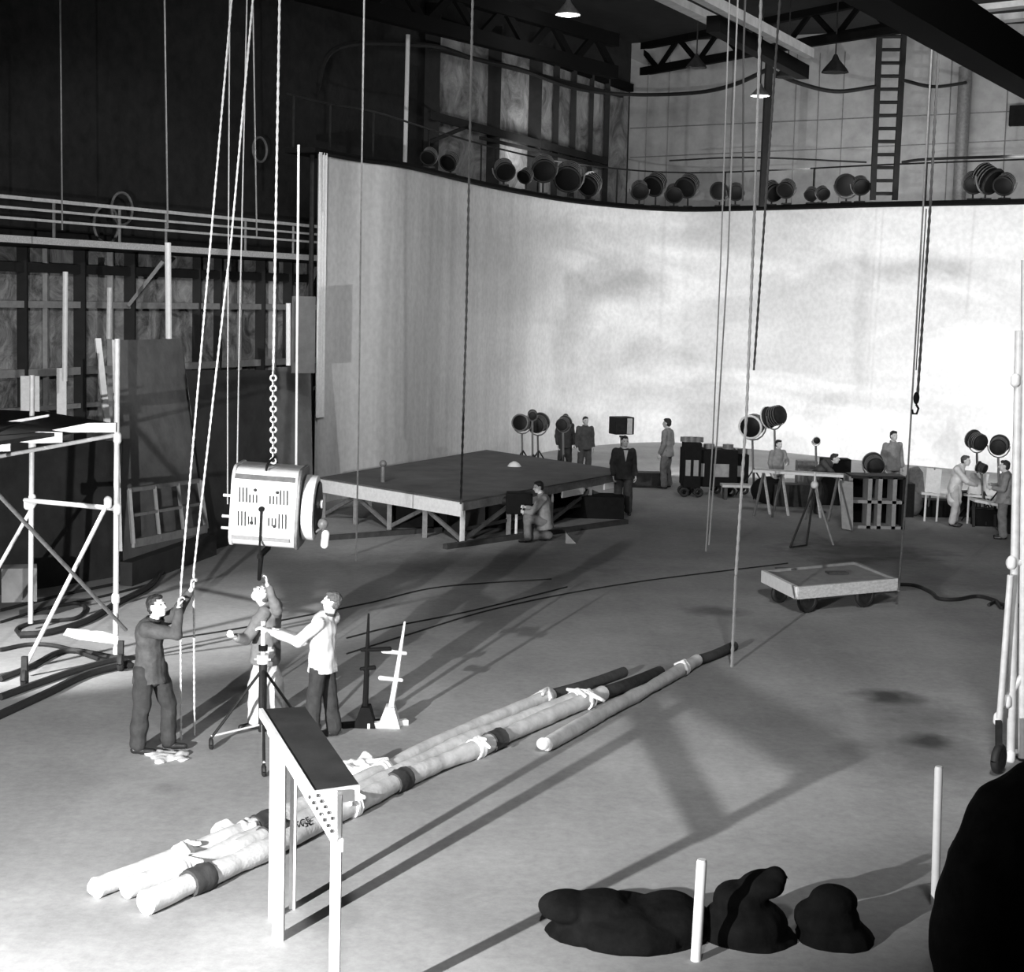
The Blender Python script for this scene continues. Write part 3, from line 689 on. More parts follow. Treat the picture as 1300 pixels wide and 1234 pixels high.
    cl.build('collar', mats[2] if len(mats) > 2 else mats[0], t)
    for k in (-1, 1): MB().ell(H(.032 * k, .077, .012), V((.014, .008, .007)) * s, HR, 8, 5).build('eye', 'eye', t)
    if tie:
        MB().prism([J['chest'] + fy * .137 * s + up * .17 * s - sx * .05 * s, J['chest'] + fy * .137 * s + up * .17 * s + sx * .05 * s, J['chest'] + fy * .146 * s - up * .08 * s], fy * .012).build('shirt_front', 'cloth', t, smooth=False)
    return t

def px2(root, px, py, dy=0):
    q = P(px, py, root.y + dy); return q - root
# man 1 : hauling ropes, faces right
r1 = F(192, 957)
person('person', 'man in a dark suit hauling two ropes, standing beside the left scaffold', r1, R(12), {
    'pel': (-.02, 0, .93), 'chest': (-.02, 0, 1.25), 'neck': (.02, 0, 1.44), 'head': (.06, 0, 1.59),
    'ankL': px2(r1, 214, 948, .1) + V((0, .0, .06)), 'ankR': (-.14, -.05, .09), 'kneeL': (.15, .14, .5), 'kneeR': (-.08, -.1, .5), 'hipL': (.04, .1, .9), 'hipR': (-.06, -.1, .9),
    'shL': (.05, .19, 1.38), 'shR': (-.01, -.17, 1.38),
    'elR': px2(r1, 224, 806, -.2), 'wrR': px2(r1, 227, 771, -.16), 'hdR': (.0, 0, 1), 'pnR': (1, .3, 0), 'curlR': .95,
    'elL': px2(r1, 226, 775, .12), 'wrL': px2(r1, 243, 748, -.05), 'hdL': (0, 0, 1), 'pnL': (1, .3, 0), 'curlL': .95},
    ('suit', 'pants', 'hair'), .011, head_dir=(.85, -.45, .25), height=1.74)
# man 2 : behind the stand
r2 = F(336, 925)
person('person', 'man in pale trousers and grey jacket reaching up behind the lamp stand', r2, R(200), {
    'pel': (.0, 0, .93), 'chest': (.03, 0, 1.24), 'neck': (-.0, 0, 1.43), 'head': (-.05, -.04, 1.55),
    'shL': (.0, -.17, 1.36), 'shR': (.08, .15, 1.4), 'elL': px2(r2, 312, 812, -.35), 'wrL': px2(r2, 299, 809, -.55), 'curlL': .8,
    'elR': px2(r2, 352, 775, -.15), 'wrR': px2(r2, 339, 742, -.25), 'hdR': (-.1, 0, 1), 'pnR': (-1, -.2, 0), 'curlR': .9,
    'ankL': (-.1, -.02, .09), 'ankR': (.16, .04, .09), 'kneeL': (-.1, -.04, .5), 'kneeR': (.12, 0, .5)},
    ('suit2', 'lpants'), .011, head_dir=(-.5, -.45, .75), hairm='hairg', height=1.72)
# man 3 : light jacket, arms to the left
r3 = F(408, 940)
person('person', 'man in a light jacket and dark trousers stretching one arm to the lamp stand', r3, R(168), {
    'pel': (.0, 0, .92), 'chest': (.0, 0, 1.24), 'neck': (.06, 0, 1.41), 'head': (.09, 0, 1.555),
    'shL': (-.02, -.18, 1.35), 'shR': (.1, .14, 1.35),
    'elL': px2(r3, 378, 815, -.25), 'wrL': px2(r3, 342, 801, -.3), 'pnL': (0, .4, -1), 'curlL': .35,
    'elR': px2(r3, 385, 812, .2), 'wrR': px2(r3, 352, 800, .1), 'pnR': (0, -.4, -1), 'curlR': .4,
    'ankL': (-.08, -.1, .09), 'ankR': (.12, .14, .09), 'kneeL': (-.08, -.1, .5), 'kneeR': (.07, .12, .5)},
    ('shirt', 'pants', 'suit'), .011, head_dir=(-.95, .1, .12), hairm='hairg', height=1.62)
# crouching photographer
r4 = F(684, 688)
person('person', 'man crouching on one knee on the floor before the platform', r4, R(180), {
    'pel': (.12, 0, .42), 'chest': (.07, 0, .78), 'neck': (.02, 0, .98), 'head': (-.04, 0, 1.12),
    'hipL': (.1, -.1, .42), 'hipR': (.1, .1, .42), 'kneeL': (-.25, -.14, .52), 'kneeR': (-.12, .12, .1), 'ankL': (-.22, -.14, .09), 'ankR': (.2, .12, .1),
    'elL': (-.16, -.2, .62), 'wrL': (-.3, -.1, .62), 'elR': (-.12, .2, .64), 'wrR': (-.3, .06, .7), 'curlL': .7, 'curlR': .7},
    ('grey', 'suit2'), .016, head_dir=(-.9, -.3, -.15), height=1.74)
# man 785
r5 = F(790, 654)
person('person', 'man in a dark jacket with white shirt standing at the right platform corner', r5, R(-80), {}, ('pants', 'pants', 'cloth'), .016, height=1.84, tie=True)
r6 = F(845, 620)
person('person', 'man in plain grey clothes standing alone before the cloth', r6, R(150), {}, ('grey', 'suit2'), .018, height=1.86)
r7 = F(985, 640)
person('person', 'man in grey overall standing under the two big round lamps', r7, R(-60), {'wrL': (.2, -.25, 1.05), 'elL': (.22, .0, 1.1)}, ('grey', 'grey'), .018, height=1.6)
r8 = F(1038, 652)
person('person', 'man stooping behind the long trestle table', r8, R(-20), {
    'pel': (-.1, 0, .88), 'chest': (.12, 0, 1.12), 'neck': (.26, 0, 1.24), 'head': (.36, 0, 1.32), 'elL': (.3, .22, .95), 'wrL': (.45, .1, .85), 'elR': (.3, -.22, .95), 'wrR': (.45, -.1, .85)},
    ('suit', 'pants'), .018, height=1.7)
r9 = F(1211, 668)
person('person', 'man in a long white coat bending over the pale boards', r9, R(-25), {
    'pel': (-.02, 0, .9), 'chest': (.04, 0, 1.2), 'neck': (.12, 0, 1.38), 'head': (.2, 0, 1.5), 'elL': (.2, .2, 1.05), 'wrL': (.4, .12, .98), 'elR': (.18, -.22, 1.05), 'wrR': (.38, -.12, .98)},
    ('cloth', 'lpants'), .016, height=1.72, coat=.3, hairm='hairg')
r10 = F(1272, 684)
person('person', 'man in a grey suit with folded arms beside the right scaffold tower', r10, R(165), {
    'pel': (0, 0, .93), 'chest': (.02, 0, 1.25), 'neck': (0, 0, 1.43), 'head': (-.04, 0, 1.58), 'elL': (-.1, -.25, 1.1), 'wrL': (-.3, -.1, 1.12), 'elR': (-.05, .25, 1.1), 'wrR': (-.28, .1, 1.16)},
    ('grey', 'suit2'), .016, height=1.8)
for px, py, lab, mt, hh in ((716, 604, 'man in dark clothes behind the platform, left of the pair', 'pants', 1.74), (741, 606, 'man in dark clothes behind the platform, right of the pair', 'suit', 1.7), (1130, 640, 'man in pale grey behind the dark crates', 'grey', 1.85)):
    person('person', lab, F(px, py), R(-70), {}, (mt, mt), .02, height=hh)

# ------------------------------------------------------------------ platform
PZ = .9
A, Bc, C, D_ = F(405, 606, PZ), F(587, 636, PZ), F(800, 598, PZ), F(618, 571, PZ)
t = thing('stage_platform', (A + Bc + C + D_) / 4 - V((0, 0, PZ)), 'large low dark topped rostrum with a white front edge in front of the cloth', 'platform')
MB().prism([q - V((0, 0, .03)) for q in (A, Bc, C, D_)], (0, 0, .03)).build('deck', 'rostrum', t, smooth=False, label='dark painted top')
ctr = (A + Bc + C + D_) / 4
def edge(a, b, m, h, name='fascia', z=PZ - .035, w=.06): return MB().bar(V((a.x, a.y, z - h / 2)), V((b.x, b.y, z - h / 2)), w, h).build(name, m, t, smooth=False)
edge(A, Bc, 'cloth', .28); edge(Bc, C, 'mid', .16); edge(C, D_, 'mid', .16); edge(D_, A, 'mid', .16)
for i, (f0, f1) in enumerate(((.33, .45), (.55, .68), (.82, .9))):
    a, b = Bc.lerp(C, f0), Bc.lerp(C, f1); dn = V((0, -.06, 0)); MB().bar(a + dn - V((0, 0, .25)), b + dn - V((0, 0, .25)), .04, .14).build('tie_plate', 'white', t, smooth=False)
nleg = 0
for (a, b) in ((A, Bc), (Bc, C), (C, D_), (D_, A)):
    for k in range(4):
        q = a.lerp(b, k / 4).lerp(ctr, .03)
        MB().bar(V((q.x, q.y, 0)), V((q.x, q.y, PZ - .2)), .1, .1).build('leg', 'mid' if (q - Bc).length > .8 else 'steel', t, smooth=False)
for (a, b) in ((A, Bc), (Bc, C)):
    for k in range(4):
        q0, q1 = a.lerp(b, k / 4).lerp(ctr, .035), a.lerp(b, (k + 1) / 4).lerp(ctr, .035)
        if k % 2: q0, q1 = q1, q0
        MB().bar(V((q0.x, q0.y, .08)), V((q1.x, q1.y, PZ - .3)), .05, .08).build('brace', 'mid', t, smooth=False)
for k in range(3):
    q0, q1 = Bc.lerp(C, k / 3).lerp(ctr, .04), Bc.lerp(C, (k + 1) / 3).lerp(ctr, .04)
    MB().bar(V((q0.x, q0.y, .3)), V((q1.x, q1.y, .3)), .05, .07).build('rail', 'darkwood', t, smooth=False)
a, b = F(565, 694, .05), F(795, 662, .05)
tag(MB().bar(a, b, .12, .1).build('floor_batten', 'darkwood', base=a, smooth=False), 'long dark batten on the floor before the platform', 'batten')
a, b = F(412, 683, .05), F(560, 672, .05)
tag(MB().bar(a, b, .1, .1).build('floor_batten', 'darkwood', base=a, smooth=False), 'dark batten on the floor beside the hanging lamp', 'batten')
# things on platform
def blobthing(name, px, py, z, dims, m, label, cat, sh='box'):
    c = F(px, py, z) + V((0, 0, dims[2] / 2))
    mb = MB()
    if sh == 'box': mb.box(c, dims)
    else: mb.ell(c, V(dims) / 2)
    return tag(mb.build(name, m, base=c - V((0, 0, dims[2] / 2)), smooth=(sh != 'box'), bevel=.01 if sh == 'box' else 0), label, cat)
o = MB().tube([F(653, 592, PZ), F(653, 592, PZ) + V((0, 0, .07)), F(653, 592, PZ) + V((0, 0, .12))], [.17, .12, .03], 14).build('work_lamp', 'white', base=F(653, 592, PZ)); tag(o, 'small white dome lying on the platform top', 'lamp')
for px, py, h in ((486, 612, .4), (583, 618, .0)):
    if h: q = F(px, py, PZ); tag(MB().cap(q, q + V((0, 0, h)), .05, .05).ell(q + V((0, 0, h)), .08).build('bollard_lamp', 'mid', base=q), 'short round headed post on the left part of the platform', 'post')
# items under platform: dark boxes
for i, (px, py, d, lab) in enumerate(((648, 668, (1.1, .7, .6), 'dark box under the near right side of the platform, left of the crouching man'), (735, 655, (2.0, .8, .5), 'long dark box under the right side of the platform'), (530, 668, (1.3, .6, .45), 'dark box under the front of the platform'))):
    blobthing('equipment_box', px, py, 0, d, 'black', lab, 'box')
# small camera held / standing in front of crouching man
q = F(655, 682); t = thing('camera_stand', q, 'small dark camera on a short white post before the crouching man', 'camera')
MB().tube([q, q + V((0, 0, .5))], .03, 8).build('post', 'white', t); MB().box(q + V((.05, 0, .72)), (.55, .4, .44)).build('camera_body', 'black', t, smooth=False, bevel=.03); MB().tube([q + V((-.2, 0, .75)), q + V((-.36, 0, .75))], .09, 12).build('lens', 'dark', t)
q = F(718, 690); tag(MB().prism([q, q + V((.22, 0, 0)), q + V((.0, 0, .22))], (0, .3, 0)).build('wedge_block', 'ply', base=q, smooth=False), 'small pale wedge on the floor right of the crouching man', 'wedge')

# ------------------------------------------------------------------ floor lamps on stands
def floor_lamp(px, py, pyf, rp, d, label, m='dark', bez='mid', ln=1.7, sq=False):
    fl = F(px, pyf); c = P(px, py, fl.y); r = rp * fl.y / F_PX
    t = thing('studio_lamp', fl, label, 'lamp')
    if sq:
        h = MB().box(c, (r * 2, r * 1.6, r * 1.7), rot=Matrix.Rotation(.4, 3, 'Z')).build('lamp_head', m, t, smooth=False, bevel=.02)
        MB().box(c + V((r * .75, -r * .75, 0)), (r * .5, r * .3, r * 1.5)).build('barn_door', 'steel', h, smooth=False); q = c - V((0, 0, r))
        MB().tube([q, q - V((0, 0, .05))], .05, 8).build('yoke', 'mid', t)
    else: q = build_head(t, c, d, r, r * ln, m, bez)
    MB().tube([V((fl.x, fl.y, .3)), q], .028, 8).build('pole', 'mid', t)
    for k in range(3):
        a = 2 * PI * k / 3 + .4; MB().tube([V((fl.x, fl.y, .75)), V((fl.x + .5 * math.cos(a), fl.y + .5 * math.sin(a), .03))], .02, 6).build('leg', 'dark', t)
    return c
LAMPS = []
floor_lamp(663, 537, 606, 11, (-.3, -.9, .1), 'dark round studio lamp behind the platform, left of the pair')
floor_lamp(683, 538, 606, 12, (.4, .9, .2), 'dark round studio lamp behind the platform, right of the pair')
floor_lamp(676, 527, 612, 6, (0, .9, .2), 'small dark lamp rising between the pair behind the platform')
floor_lamp(715, 538, 612, 9, (.4, .9, .2), 'dark lamp behind the platform beside the two men')
floor_lamp(789, 540, 612, 13, (.4, .9, .2), 'square headed lamp just above the head of the man at the platform corner', sq=True)
floor_lamp(956, 540, 632, 15, (-.35, -.75, -.1), 'big round lamp with pale rim left of the centre right group', 'dark', 'white')
floor_lamp(984, 528, 634, 14, (-.5, .6, -.2), 'big round lamp tipped forward just right of the pale rimmed one', 'dark', 'white')
floor_lamp(1241, 560, 660, 12, (-.3, .9, .2), 'dark round lamp above the white coated man, left of two')
floor_lamp(1268, 566, 660, 12, (.4, .9, .2), 'dark round lamp above the grey suited man, right of two')
floor_lamp(1036, 560, 640, 5, (0, -.9, .2), 'tiny round lamp with pale ring over the trestle table', 'dark', 'white')
floor_lamp(1110, 590, 650, 13, (0, .9, .2), 'dark lamp head just above the dark crates')
floor_lamp(1247, 594, 665, 7, (-.5, .5, .2), 'small black lamp between the white coated man and the suited man')

# dark machinery between 870 and 935
def machine(px, py, w, d, h, label):
    q = F(px, py); t = thing('switchboard_cart', q, label, 'machine')
    MB().box(q + V((0, 0, .25 + h / 2)), (w, d, h)).build('cabinet', 'black', t, smooth=False, bevel=.02)
    for k in (-.35, .0, .35): MB().tube([q + V((w * k, 0, .25 + h)), q + V((w * k, 0, .37 + h))], .14, 12).build('dial', 'mid', t)
    for k in (-.25, .2): MB().box(q + V((w * k, -d / 2 - .02, .3 + h * .4)), (w * .28, .03, h * .35)).build('panel', 'ply', t, smooth=False)
    for sx in (-1, 1):
        for sy in (-1, 1): MB().torus(q + V((sx * w * .4, sy * d * .4, .13)), V((0, 1, 0)), .09, .04, 14, 6).build('wheel', 'rubber', t)
machine(898, 628, 1.4, .8, .95, 'black wheeled switchboard with pale panels at the cloth foot, left one')
machine(925, 626, .9, .7, .8, 'black wheeled switchboard touching the hanging lines, right one')
machine(876, 630, .45, .6, 1.15, 'narrow tall black switchboard beside the lone grey man')
q = F(950, 634); t = thing('work_bench', q, 'small pale low bench under the pale rimmed lamp', 'bench')
MB().box(q + V((0, 0, .35)), (1.4, .5, .06)).build('top', 'wood', t, smooth=False)
for sx in (-.6, .6): MB().box(q + V((sx, 0, .16)), (.08, .4, .32)).build('leg', 'darkwood', t, smooth=False)

# trestle table with tripods
a, b = F(958, 597, 1.05), F(1076, 604, 1.05); c = (a + b) / 2
t = thing('trestle_table', V((c.x, c.y, 0)), 'long narrow pale table on trestle legs in front of the stooping man', 'table')
MB().bar(a, b, .4, .06).build('tabletop', 'white', t, smooth=False)
for f_ in (.1, .3, .65, .9):
    q = a.lerp(b, f_)
    for s in (-1, 1): MB().bar(q - V((0, 0, .03)), V((q.x + s * .22, q.y + s * .2, 0)), .045, .045).build('leg', 'wood' if s > 0 else 'mid', t, smooth=False)
q = F(1031, 694); t = thing('tripod', q, 'tall wooden camera tripod with spread legs standing in front of the trestle table', 'tripod')
hd = P(1034, 618, q.y)
for px, py, m in ((1003, 695, 'dark'), (1024, 692, 'dark'), (1058, 692, 'ply'), (1032, 694, 'ply')):
    if px == 1032: continue
    MB().tube([hd, F(px, py)], .022, 8).build('leg', m, t)
MB().ell(hd + V((0, 0, .04)), (.08, .08, .08)).build('head', 'white', t); MB().tube([hd, hd + V((0, 0, .3))], .02, 8).build('column', 'white', t)
a, b = F(1003, 695, .05), F(1024, 692, .05); MB().tube([a, b], .02, 6).build('spreader', 'dark', t)

# crates
q = F(1108, 669); t = thing('shelf_crate', q, 'dark open shelf crate with pale uprights standing right of the tripod', 'crate')
w, h = P(1142, 669, q.y).x - P(1074, 669, q.y).x, P(1108, 604, q.y).z
for z in (.03, h * .52, h): MB().box(q + V((0, 0, z)), (w, .6, .07)).build('shelf', 'dark' if z > 1 else 'ply', t, smooth=False)
for k, m in ((-.5, 'ply'), (-.14, 'ply'), (.05, 'ply'), (.32, 'ply'), (.5, 'dark')): MB().box(q + V((w * k, 0, h / 2)), (.09, .6, h)).build('upright', m, t, smooth=False)
MB().box(q + V((0, .25, h / 2)), (w, .04, h)).build('back_panel', 'black', t, smooth=False)
q = F(1080, 671); a = P(1070, 671, q.y - .3)
tag(MB().prism([P(1069, 671, q.y - .35), P(1083, 674, q.y - .45), P(1083, 612, q.y - .45), P(1067, 610, q.y - .35)], (0, .06, 0)).build('leaning_board', 'ply', base=V((q.x, q.y - .4, 0)), smooth=False), 'tall grey board leaning on the left end of the shelf crate', 'board')
# arch, boards
q = F(1165, 652); tag(MB().prism([P(1152, 652, q.y), P(1176, 652, q.y), P(1172, 600, q.y + .3), P(1166, 592, q.y + .3), P(1156, 594, q.y + .3), P(1150, 606, q.y + .3)], (0, .08, 0)).build('leaning_board', 'mid', base=q, smooth=False), 'dark grey rounded board behind the easels, right of the shelf crate', 'board')
def easel(px, pyf, x0, y0, x1, y1, sk, label):
    q = F(px, pyf); t = thing('easel', q, label, 'easel')
    p = [P(x0, y1, q.y), P(x1, y1 + 3, q.y), P(x1 + sk, y0 + 2, q.y + .25), P(x0 + sk, y0, q.y + .25)]
    MB().prism(p, (0, .04, 0)).build('board', 'cloth', t, smooth=False, label='white sheet')
    for a in (p[0].lerp(p[1], .1), p[0].lerp(p[1], .9)): MB().tube([a, V((a.x - .05, a.y - .15, 0))], .025, 6).build('leg', 'white', t)
    a = p[2].lerp(p[3], .5); MB().tube([a, V((a.x, a.y + .5, 0))], .025, 6).build('leg', 'mid', t)
    MB().bar(p[0] - V((.1, .08, .03)), p[1] + V((.1, -.08, -.03)), .12, .05).build('ledge', 'white', t, smooth=False)
easel(1182, 661, 1174, 594, 1193, 624, 3, 'white sheet on a slanted stand left of the white coated man')
easel(1243, 664, 1228, 600, 1250, 626, 6, 'white sheet on a slanted stand between the white coated man and the suited man')
q = F(1255, 668); t = thing('work_bench', q, 'low bench with pale top and dark boxes beneath, beside the grey suited man', 'bench')
MB().bar(P(1234, 634, q.y), P(1266, 640, q.y), .5, .06).build('top', 'cloth', t, smooth=False)
for px in (1236, 1263): MB().bar(P(px, 637, q.y), F(px, 669), .06, .06).build('leg', 'dark', t, smooth=False)
blobthing('equipment_box', 1250, 667, 0, (.55, .4, .4), 'black', 'black box under the pale bench at right', 'box')
blobthing('equipment_box', 1190, 655, 0, (.8, .5, .4), 'black', 'black box behind the left slanted stand', 'box')
blobthing('equipment_box', 1058, 640, 0, (.7, .5, 1.15), 'black', 'tall black covered box behind the right end of the trestle table', 'box')
blobthing('canvas_bundle', 1158, 655, 0, (.5, .4, .6), 'ply', 'pale crumpled bundle at the right foot of the shelf crate', 'bundle', 'e')

blobthing('equipment_box', 1003, 642, 0, (.9, .5, .55), 'dark', 'dark low box under the left end of the trestle table', 'box')
blobthing('equipment_box', 1022, 634, 0, (.5, .4, 1.0), 'mid', 'grey upright box behind the middle of the trestle table', 'box')
blobthing('equipment_box', 820, 618, 0, (1.1, .5, .4), 'dark', 'dark low box between the platform corner and the lone grey man', 'box')
blobthing('equipment_box', 1296, 676, 0, (.9, .6, 1.2), 'dark', 'dark tall box behind the right scaffold tower', 'box')
blobthing('equipment_box', 1225, 655, 0, (.7, .4, .6), 'black', 'black box behind the white coated man', 'box')
blobthing('equipment_box', 1144, 655, 0, (.5, .4, .8), 'dark', 'dark box touching the right end of the shelf crate', 'box')
blobthing('canvas_bundle', 975, 640, 0, (.9, .6, .7), 'black', 'dark bundle beside the pale low bench', 'bundle', 'e')
# ------------------------------------------------------------------ trolley
TZ = .42
pa, pb, pc_, pd = F(969, 727, TZ), F(1012, 748, TZ), F(1138, 737, TZ), F(1085, 716, TZ)
t = thing('flat_trolley', (pa + pb + pc_ + pd) / 4 * V((1, 1, 0)).x if False else V(((pa.x + pc_.x) / 2, (pa.y + pc_.y) / 2, 0)), 'low flat wooden trolley on four wheels on the open floor', 'trolley')
MB().prism([q - V((0, 0, .07)) for q in (pa, pb, pc_, pd)], (0, 0, .07)).build('deck', 'ply', t, smooth=False)
for a, b, m in ((pa, pb, 'white'), (pb, pc_, 'wood'), (pc_, pd, 'ply'), (pd, pa, 'ply')):
    MB().bar(a - V((0, 0, .06)), b - V((0, 0, .06)), .07, .2).build('edge_board', m, t, smooth=False)
for q, rr in ((pa.lerp(pb, .35), .17), (pb.lerp(pc_, .08), .2), (pa.lerp(pd, .8).lerp(pc_, .2), .15), (pb.lerp(pc_, .72), .2)):
    c = V((q.x, q.y, rr)) .lerp(V((t.location.x, t.location.y, rr)), .1)
    d = (pc_ - pb).normalized(); ax = V((-d.y, d.x, 0))
    w = MB().torus(c, ax, rr - .045, .045, 22, 8).build('wheel', 'rubber', t); MB().tube([c - ax * .03, c + ax * .03], rr * .75, 16).build('hub', 'dark', w)
    MB().bar(c, c + V((0, 0, TZ - rr - .07)), .07, .05).build('bracket', 'dark', t, smooth=False)
MB().bar(pb.lerp(pc_, .2) - V((0, -.2, .17)), pc_ - V((0, -.15, .17)), .12, .1).build('chassis_beam', 'darkwood', t, smooth=False)
MB().bar(F(985, 722, TZ + .02), F(1010, 722, TZ + .02), .12, .03).build('loose_plank', 'darkwood', t, smooth=False); MB().bar(F(1050, 727, TZ + .02), F(1075, 727, TZ + .02), .2, .03).build('patch', 'darkwood', t, smooth=False)
cable([F(1130, 742, .03), F(1160, 743, .03), F(1182, 752, .03), F(1192, 760, .03), F(1215, 761, .03), F(1240, 757, .03), F(1262, 762, .03), F(1275, 768, .03), F(1320, 770, .03)], .035, 'rubber', 'floor_cable_or_shadow', 'black cable snaking from the trolley to the right edge')
cable([F(1255, 768, .03), F(1264, 764, .03), F(1272, 772, .03), F(1282, 764, .03), F(1300, 772, .03)], .03, 'rubber', 'floor_cable_or_shadow', 'loops of black cable behind the right scaffold tower')

# ------------------------------------------------------------------ canvas rolls on the floor
def roll(pts, r, label, canvas_to, bands=(), name='canvas_roll', tail=None, knob=None, m='canvas', dz=0):
    q = [F(px, py, r + dz) for px, py in pts]; t = thing(name, V((q[0].x, q[0].y, 0)), label, 'roll')
    sp = spline(q, 14); mb = MB(); rs = []
    pts2 = []
    for i, p in enumerate(sp):
        rs.append(r * (.95 + .2 * noise.noise(p * 2.3) + .08 * noise.noise(p * 9))); pts2.append(p + V((0, 0, .0)))
    mb.tube(pts2, rs, 14); mb.build('roll_body', m, t)
    if tail:
        tq = [F(px, py, r * .8) for px, py in tail]; MB().tube(spline([q[-1]] + tq, 6), r * .8, 12).build('bare_end', 'canvasd', t, label='bare dark end of the pole')
    for px, py, kind in bands:
        c = F(px, py, r + dz); i = min(range(len(sp)), key=lambda k: (sp[k] - c).length); d = (sp[min(i + 1, len(sp) - 1)] - sp[max(i - 1, 0)]).normalized(); c = sp[i]
        mb = MB(); wd = .1 if kind == 'w' else .24
        pp = [c + d * (wd * (k / 6 - .5)) for k in range(7)]
        mb.tube(pp, [r * (1.12 + .16 * random.random()) for _ in pp], 12)
        if kind == 'w':
            x, y, _ = ortho(d)
            for k in range(3): mb.cap(c + V((0, 0, r)) + d * .03 * k, c + V((random.uniform(-.18, .22), random.uniform(-.2, .1), r * .9 * random.random() + .02)), .035, .02)
        mb.build('binding' if kind == 'w' else 'strap', 'cloth' if kind == 'w' else 'canvasd', t, label='knotted white cloth tie' if kind == 'w' else None)
    if knob:
        MB().ell(F(knob[0], knob[1], r), (.08, .08, .07)).build('end_cap', 'white', t)
    return t, sp
roll([(694, 945), (760, 908), (830, 870), (885, 838)], .085, 'single canvas roll lying apart on the open floor', 1, [(876, 850, 'w'), (705, 940, 's0')][:1], tail=[(905, 832), (932, 820)], knob=(690, 944))
roll([(185, 1146), (330, 1082), (425, 1034), (520, 985), (610, 948), (690, 912), (765, 880)], .098, 'front canvas roll of the long bundle with dark straps and letters', 1, [(250, 1113, 's'), (450, 1022, 'w'), (598, 950, 'w'), (618, 940, 's'), (505, 992, 's'), (744, 890, 'w')], tail=[(800, 868), (838, 853)])
roll([(122, 1127), (240, 1082), (350, 1038), (470, 985), (580, 932), (700, 882)], .085, 'back canvas roll of the long bundle with a round white end', 1, [(235, 1085, 'w'), (690, 887, 'w'), (480, 978, 'w'), (330, 1045, 's')], tail=[(750, 868), (792, 853)], knob=(123, 1126))
roll([(300, 1078), (400, 1032), (480, 992), (600, 936), (730, 886)], .08, 'middle canvas roll squeezed between the two of the long bundle', 1, [(735, 884, 'w'), (345, 1058, 's')], dz=.05)
roll([(160, 1128), (260, 1092), (330, 1060)], .09, 'short canvas roll at the near left end of the bundle', 1, [(225, 1104, 'w')])
# crumpled cloth heaps
def heap(px, py, w, h, m, label, name='cloth_heap', d=None, n=9, tall=1):
    q = F(px, py); mb = MB(); d = d or w
    for k in range(n):
        a = random.uniform(0, 2 * PI); rr = random.random() ** .5
        mb.ell(q + V((math.cos(a) * rr * w * .4, math.sin(a) * rr * d * .4, h * .25 * tall)), (w * random.uniform(.15, .3), d * random.uniform(.15, .3), h * random.uniform(.3, .75)))
    o = mb.build(name, m, base=q, voxel=min(.02, w * .05), wob=w * .06, wsc=6 / w); return tag(o, label, 'cloth')
heap(455, 985, .45, .22, 'cloth', 'crumpled white cloth on the rolls just right of the dark board')
heap(300, 1065, .4, .2, 'canvas', 'crumpled canvas lying over the near rolls left of the board legs')
heap(340, 1072, .3, .2, 'canvasd', 'small dark crumpled wrap on the rolls beside the left board leg')
# letters on the front roll
cu = bpy.data.curves.new('lettering', 'FONT'); cu.body = 'TGE'; cu.size = .12; cu.extrude = .001
lo = bpy.data.objects.new('lettering', cu); COL.objects.link(lo)
dg = bpy.context.evaluated_depsgraph_get(); me = bpy.data.meshes.new_from_object(lo.evaluated_get(dg)); bpy.data.objects.remove(lo)
p0, p1 = F(368, 1066, .2), F(425, 1040, .2); dx = (p1 - p0); dx.z = 0; dx.normalize()
nrm = V((dx.y, -dx.x, 0)); nn = (nrm * .75 + V((0, 0, 1)) * .66).normalized(); upv = nn.cross(dx).normalized()
root = [o for o in bpy.data.objects if o.get('label', '').startswith('front canvas roll')][0]
base_c = F(366, 1060, .098); lm = Matrix((dx, upv, nn)).transposed()
for v in me.vertices: v.co = (base_c + nn * .119 - upv * .028 + lm @ v.co) - root.location
me.materials.append(M['dark']); lob = bpy.data.objects.new('lettering', me); COL.objects.link(lob); lob.parent = root; lob['label'] = 'dark hand painted letters'

# ------------------------------------------------------------------ tall board stand in the foreground
TZt = 1.62
tA, tB, tC, tD = F(333, 900, TZt), F(387, 897, TZt), F(456, 996, TZt), F(398, 1004, TZt)
t = thing('board_stand', V(((tA.x + tC.x) / 2, (tA.y + tC.y) / 2, 0)), 'tall narrow white legged stand with a long dark slanting top in the left foreground', 'stand')
MB().prism([q - V((0, 0, .03)) for q in (tA, tB, tC, tD)], (0, 0, .03)).build('top_board', 'deck', t, smooth=False, label='long dark board')
MB().bar(tA - V((.01, 0, .03)), tD - V((.01, 0, .03)), .03, .07).build('edge_strip', 'white', t, smooth=False)
MB().bar(tD - V((0, .01, .05)), tC - V((0, .01, .05)), .03, .1).build('edge_strip', 'white', t, smooth=False)
for px, py, Y, w in ((356, 940, 11.6, .085), (428, 1001, tD.y + .05, .07)):
    a = P(px, py, Y); MB().bar(V((a.x, a.y, 0)), V((a.x, a.y, min(a.z, TZt - .03))), w, w).build('leg', 'white', t, smooth=False)
for q in (tB.lerp(tA, .2) + V((0, -.1, 0)), tA.lerp(tD, .12)+V((.05,0,0))):
    MB().bar(V((q.x, q.y, 0)), V((q.x, q.y, TZt - .03)), .05, .05).build('leg', 'white', t, smooth=False)
a, b = P(343, 925, tA.y - .1), P(432, 1074, tD.y)
MB().bar(a, b, .04, .09).build('slanted_brace', 'white', t, smooth=False)
MB().prism([P(398, 1006, tD.y - .02), P(428, 1004, tD.y - .02), P(428, 1070, tD.y - .02), P(418, 1055, tD.y - .02)], (0, .02, 0)).build('end_panel', 'white', t, smooth=False)
mb = MB()
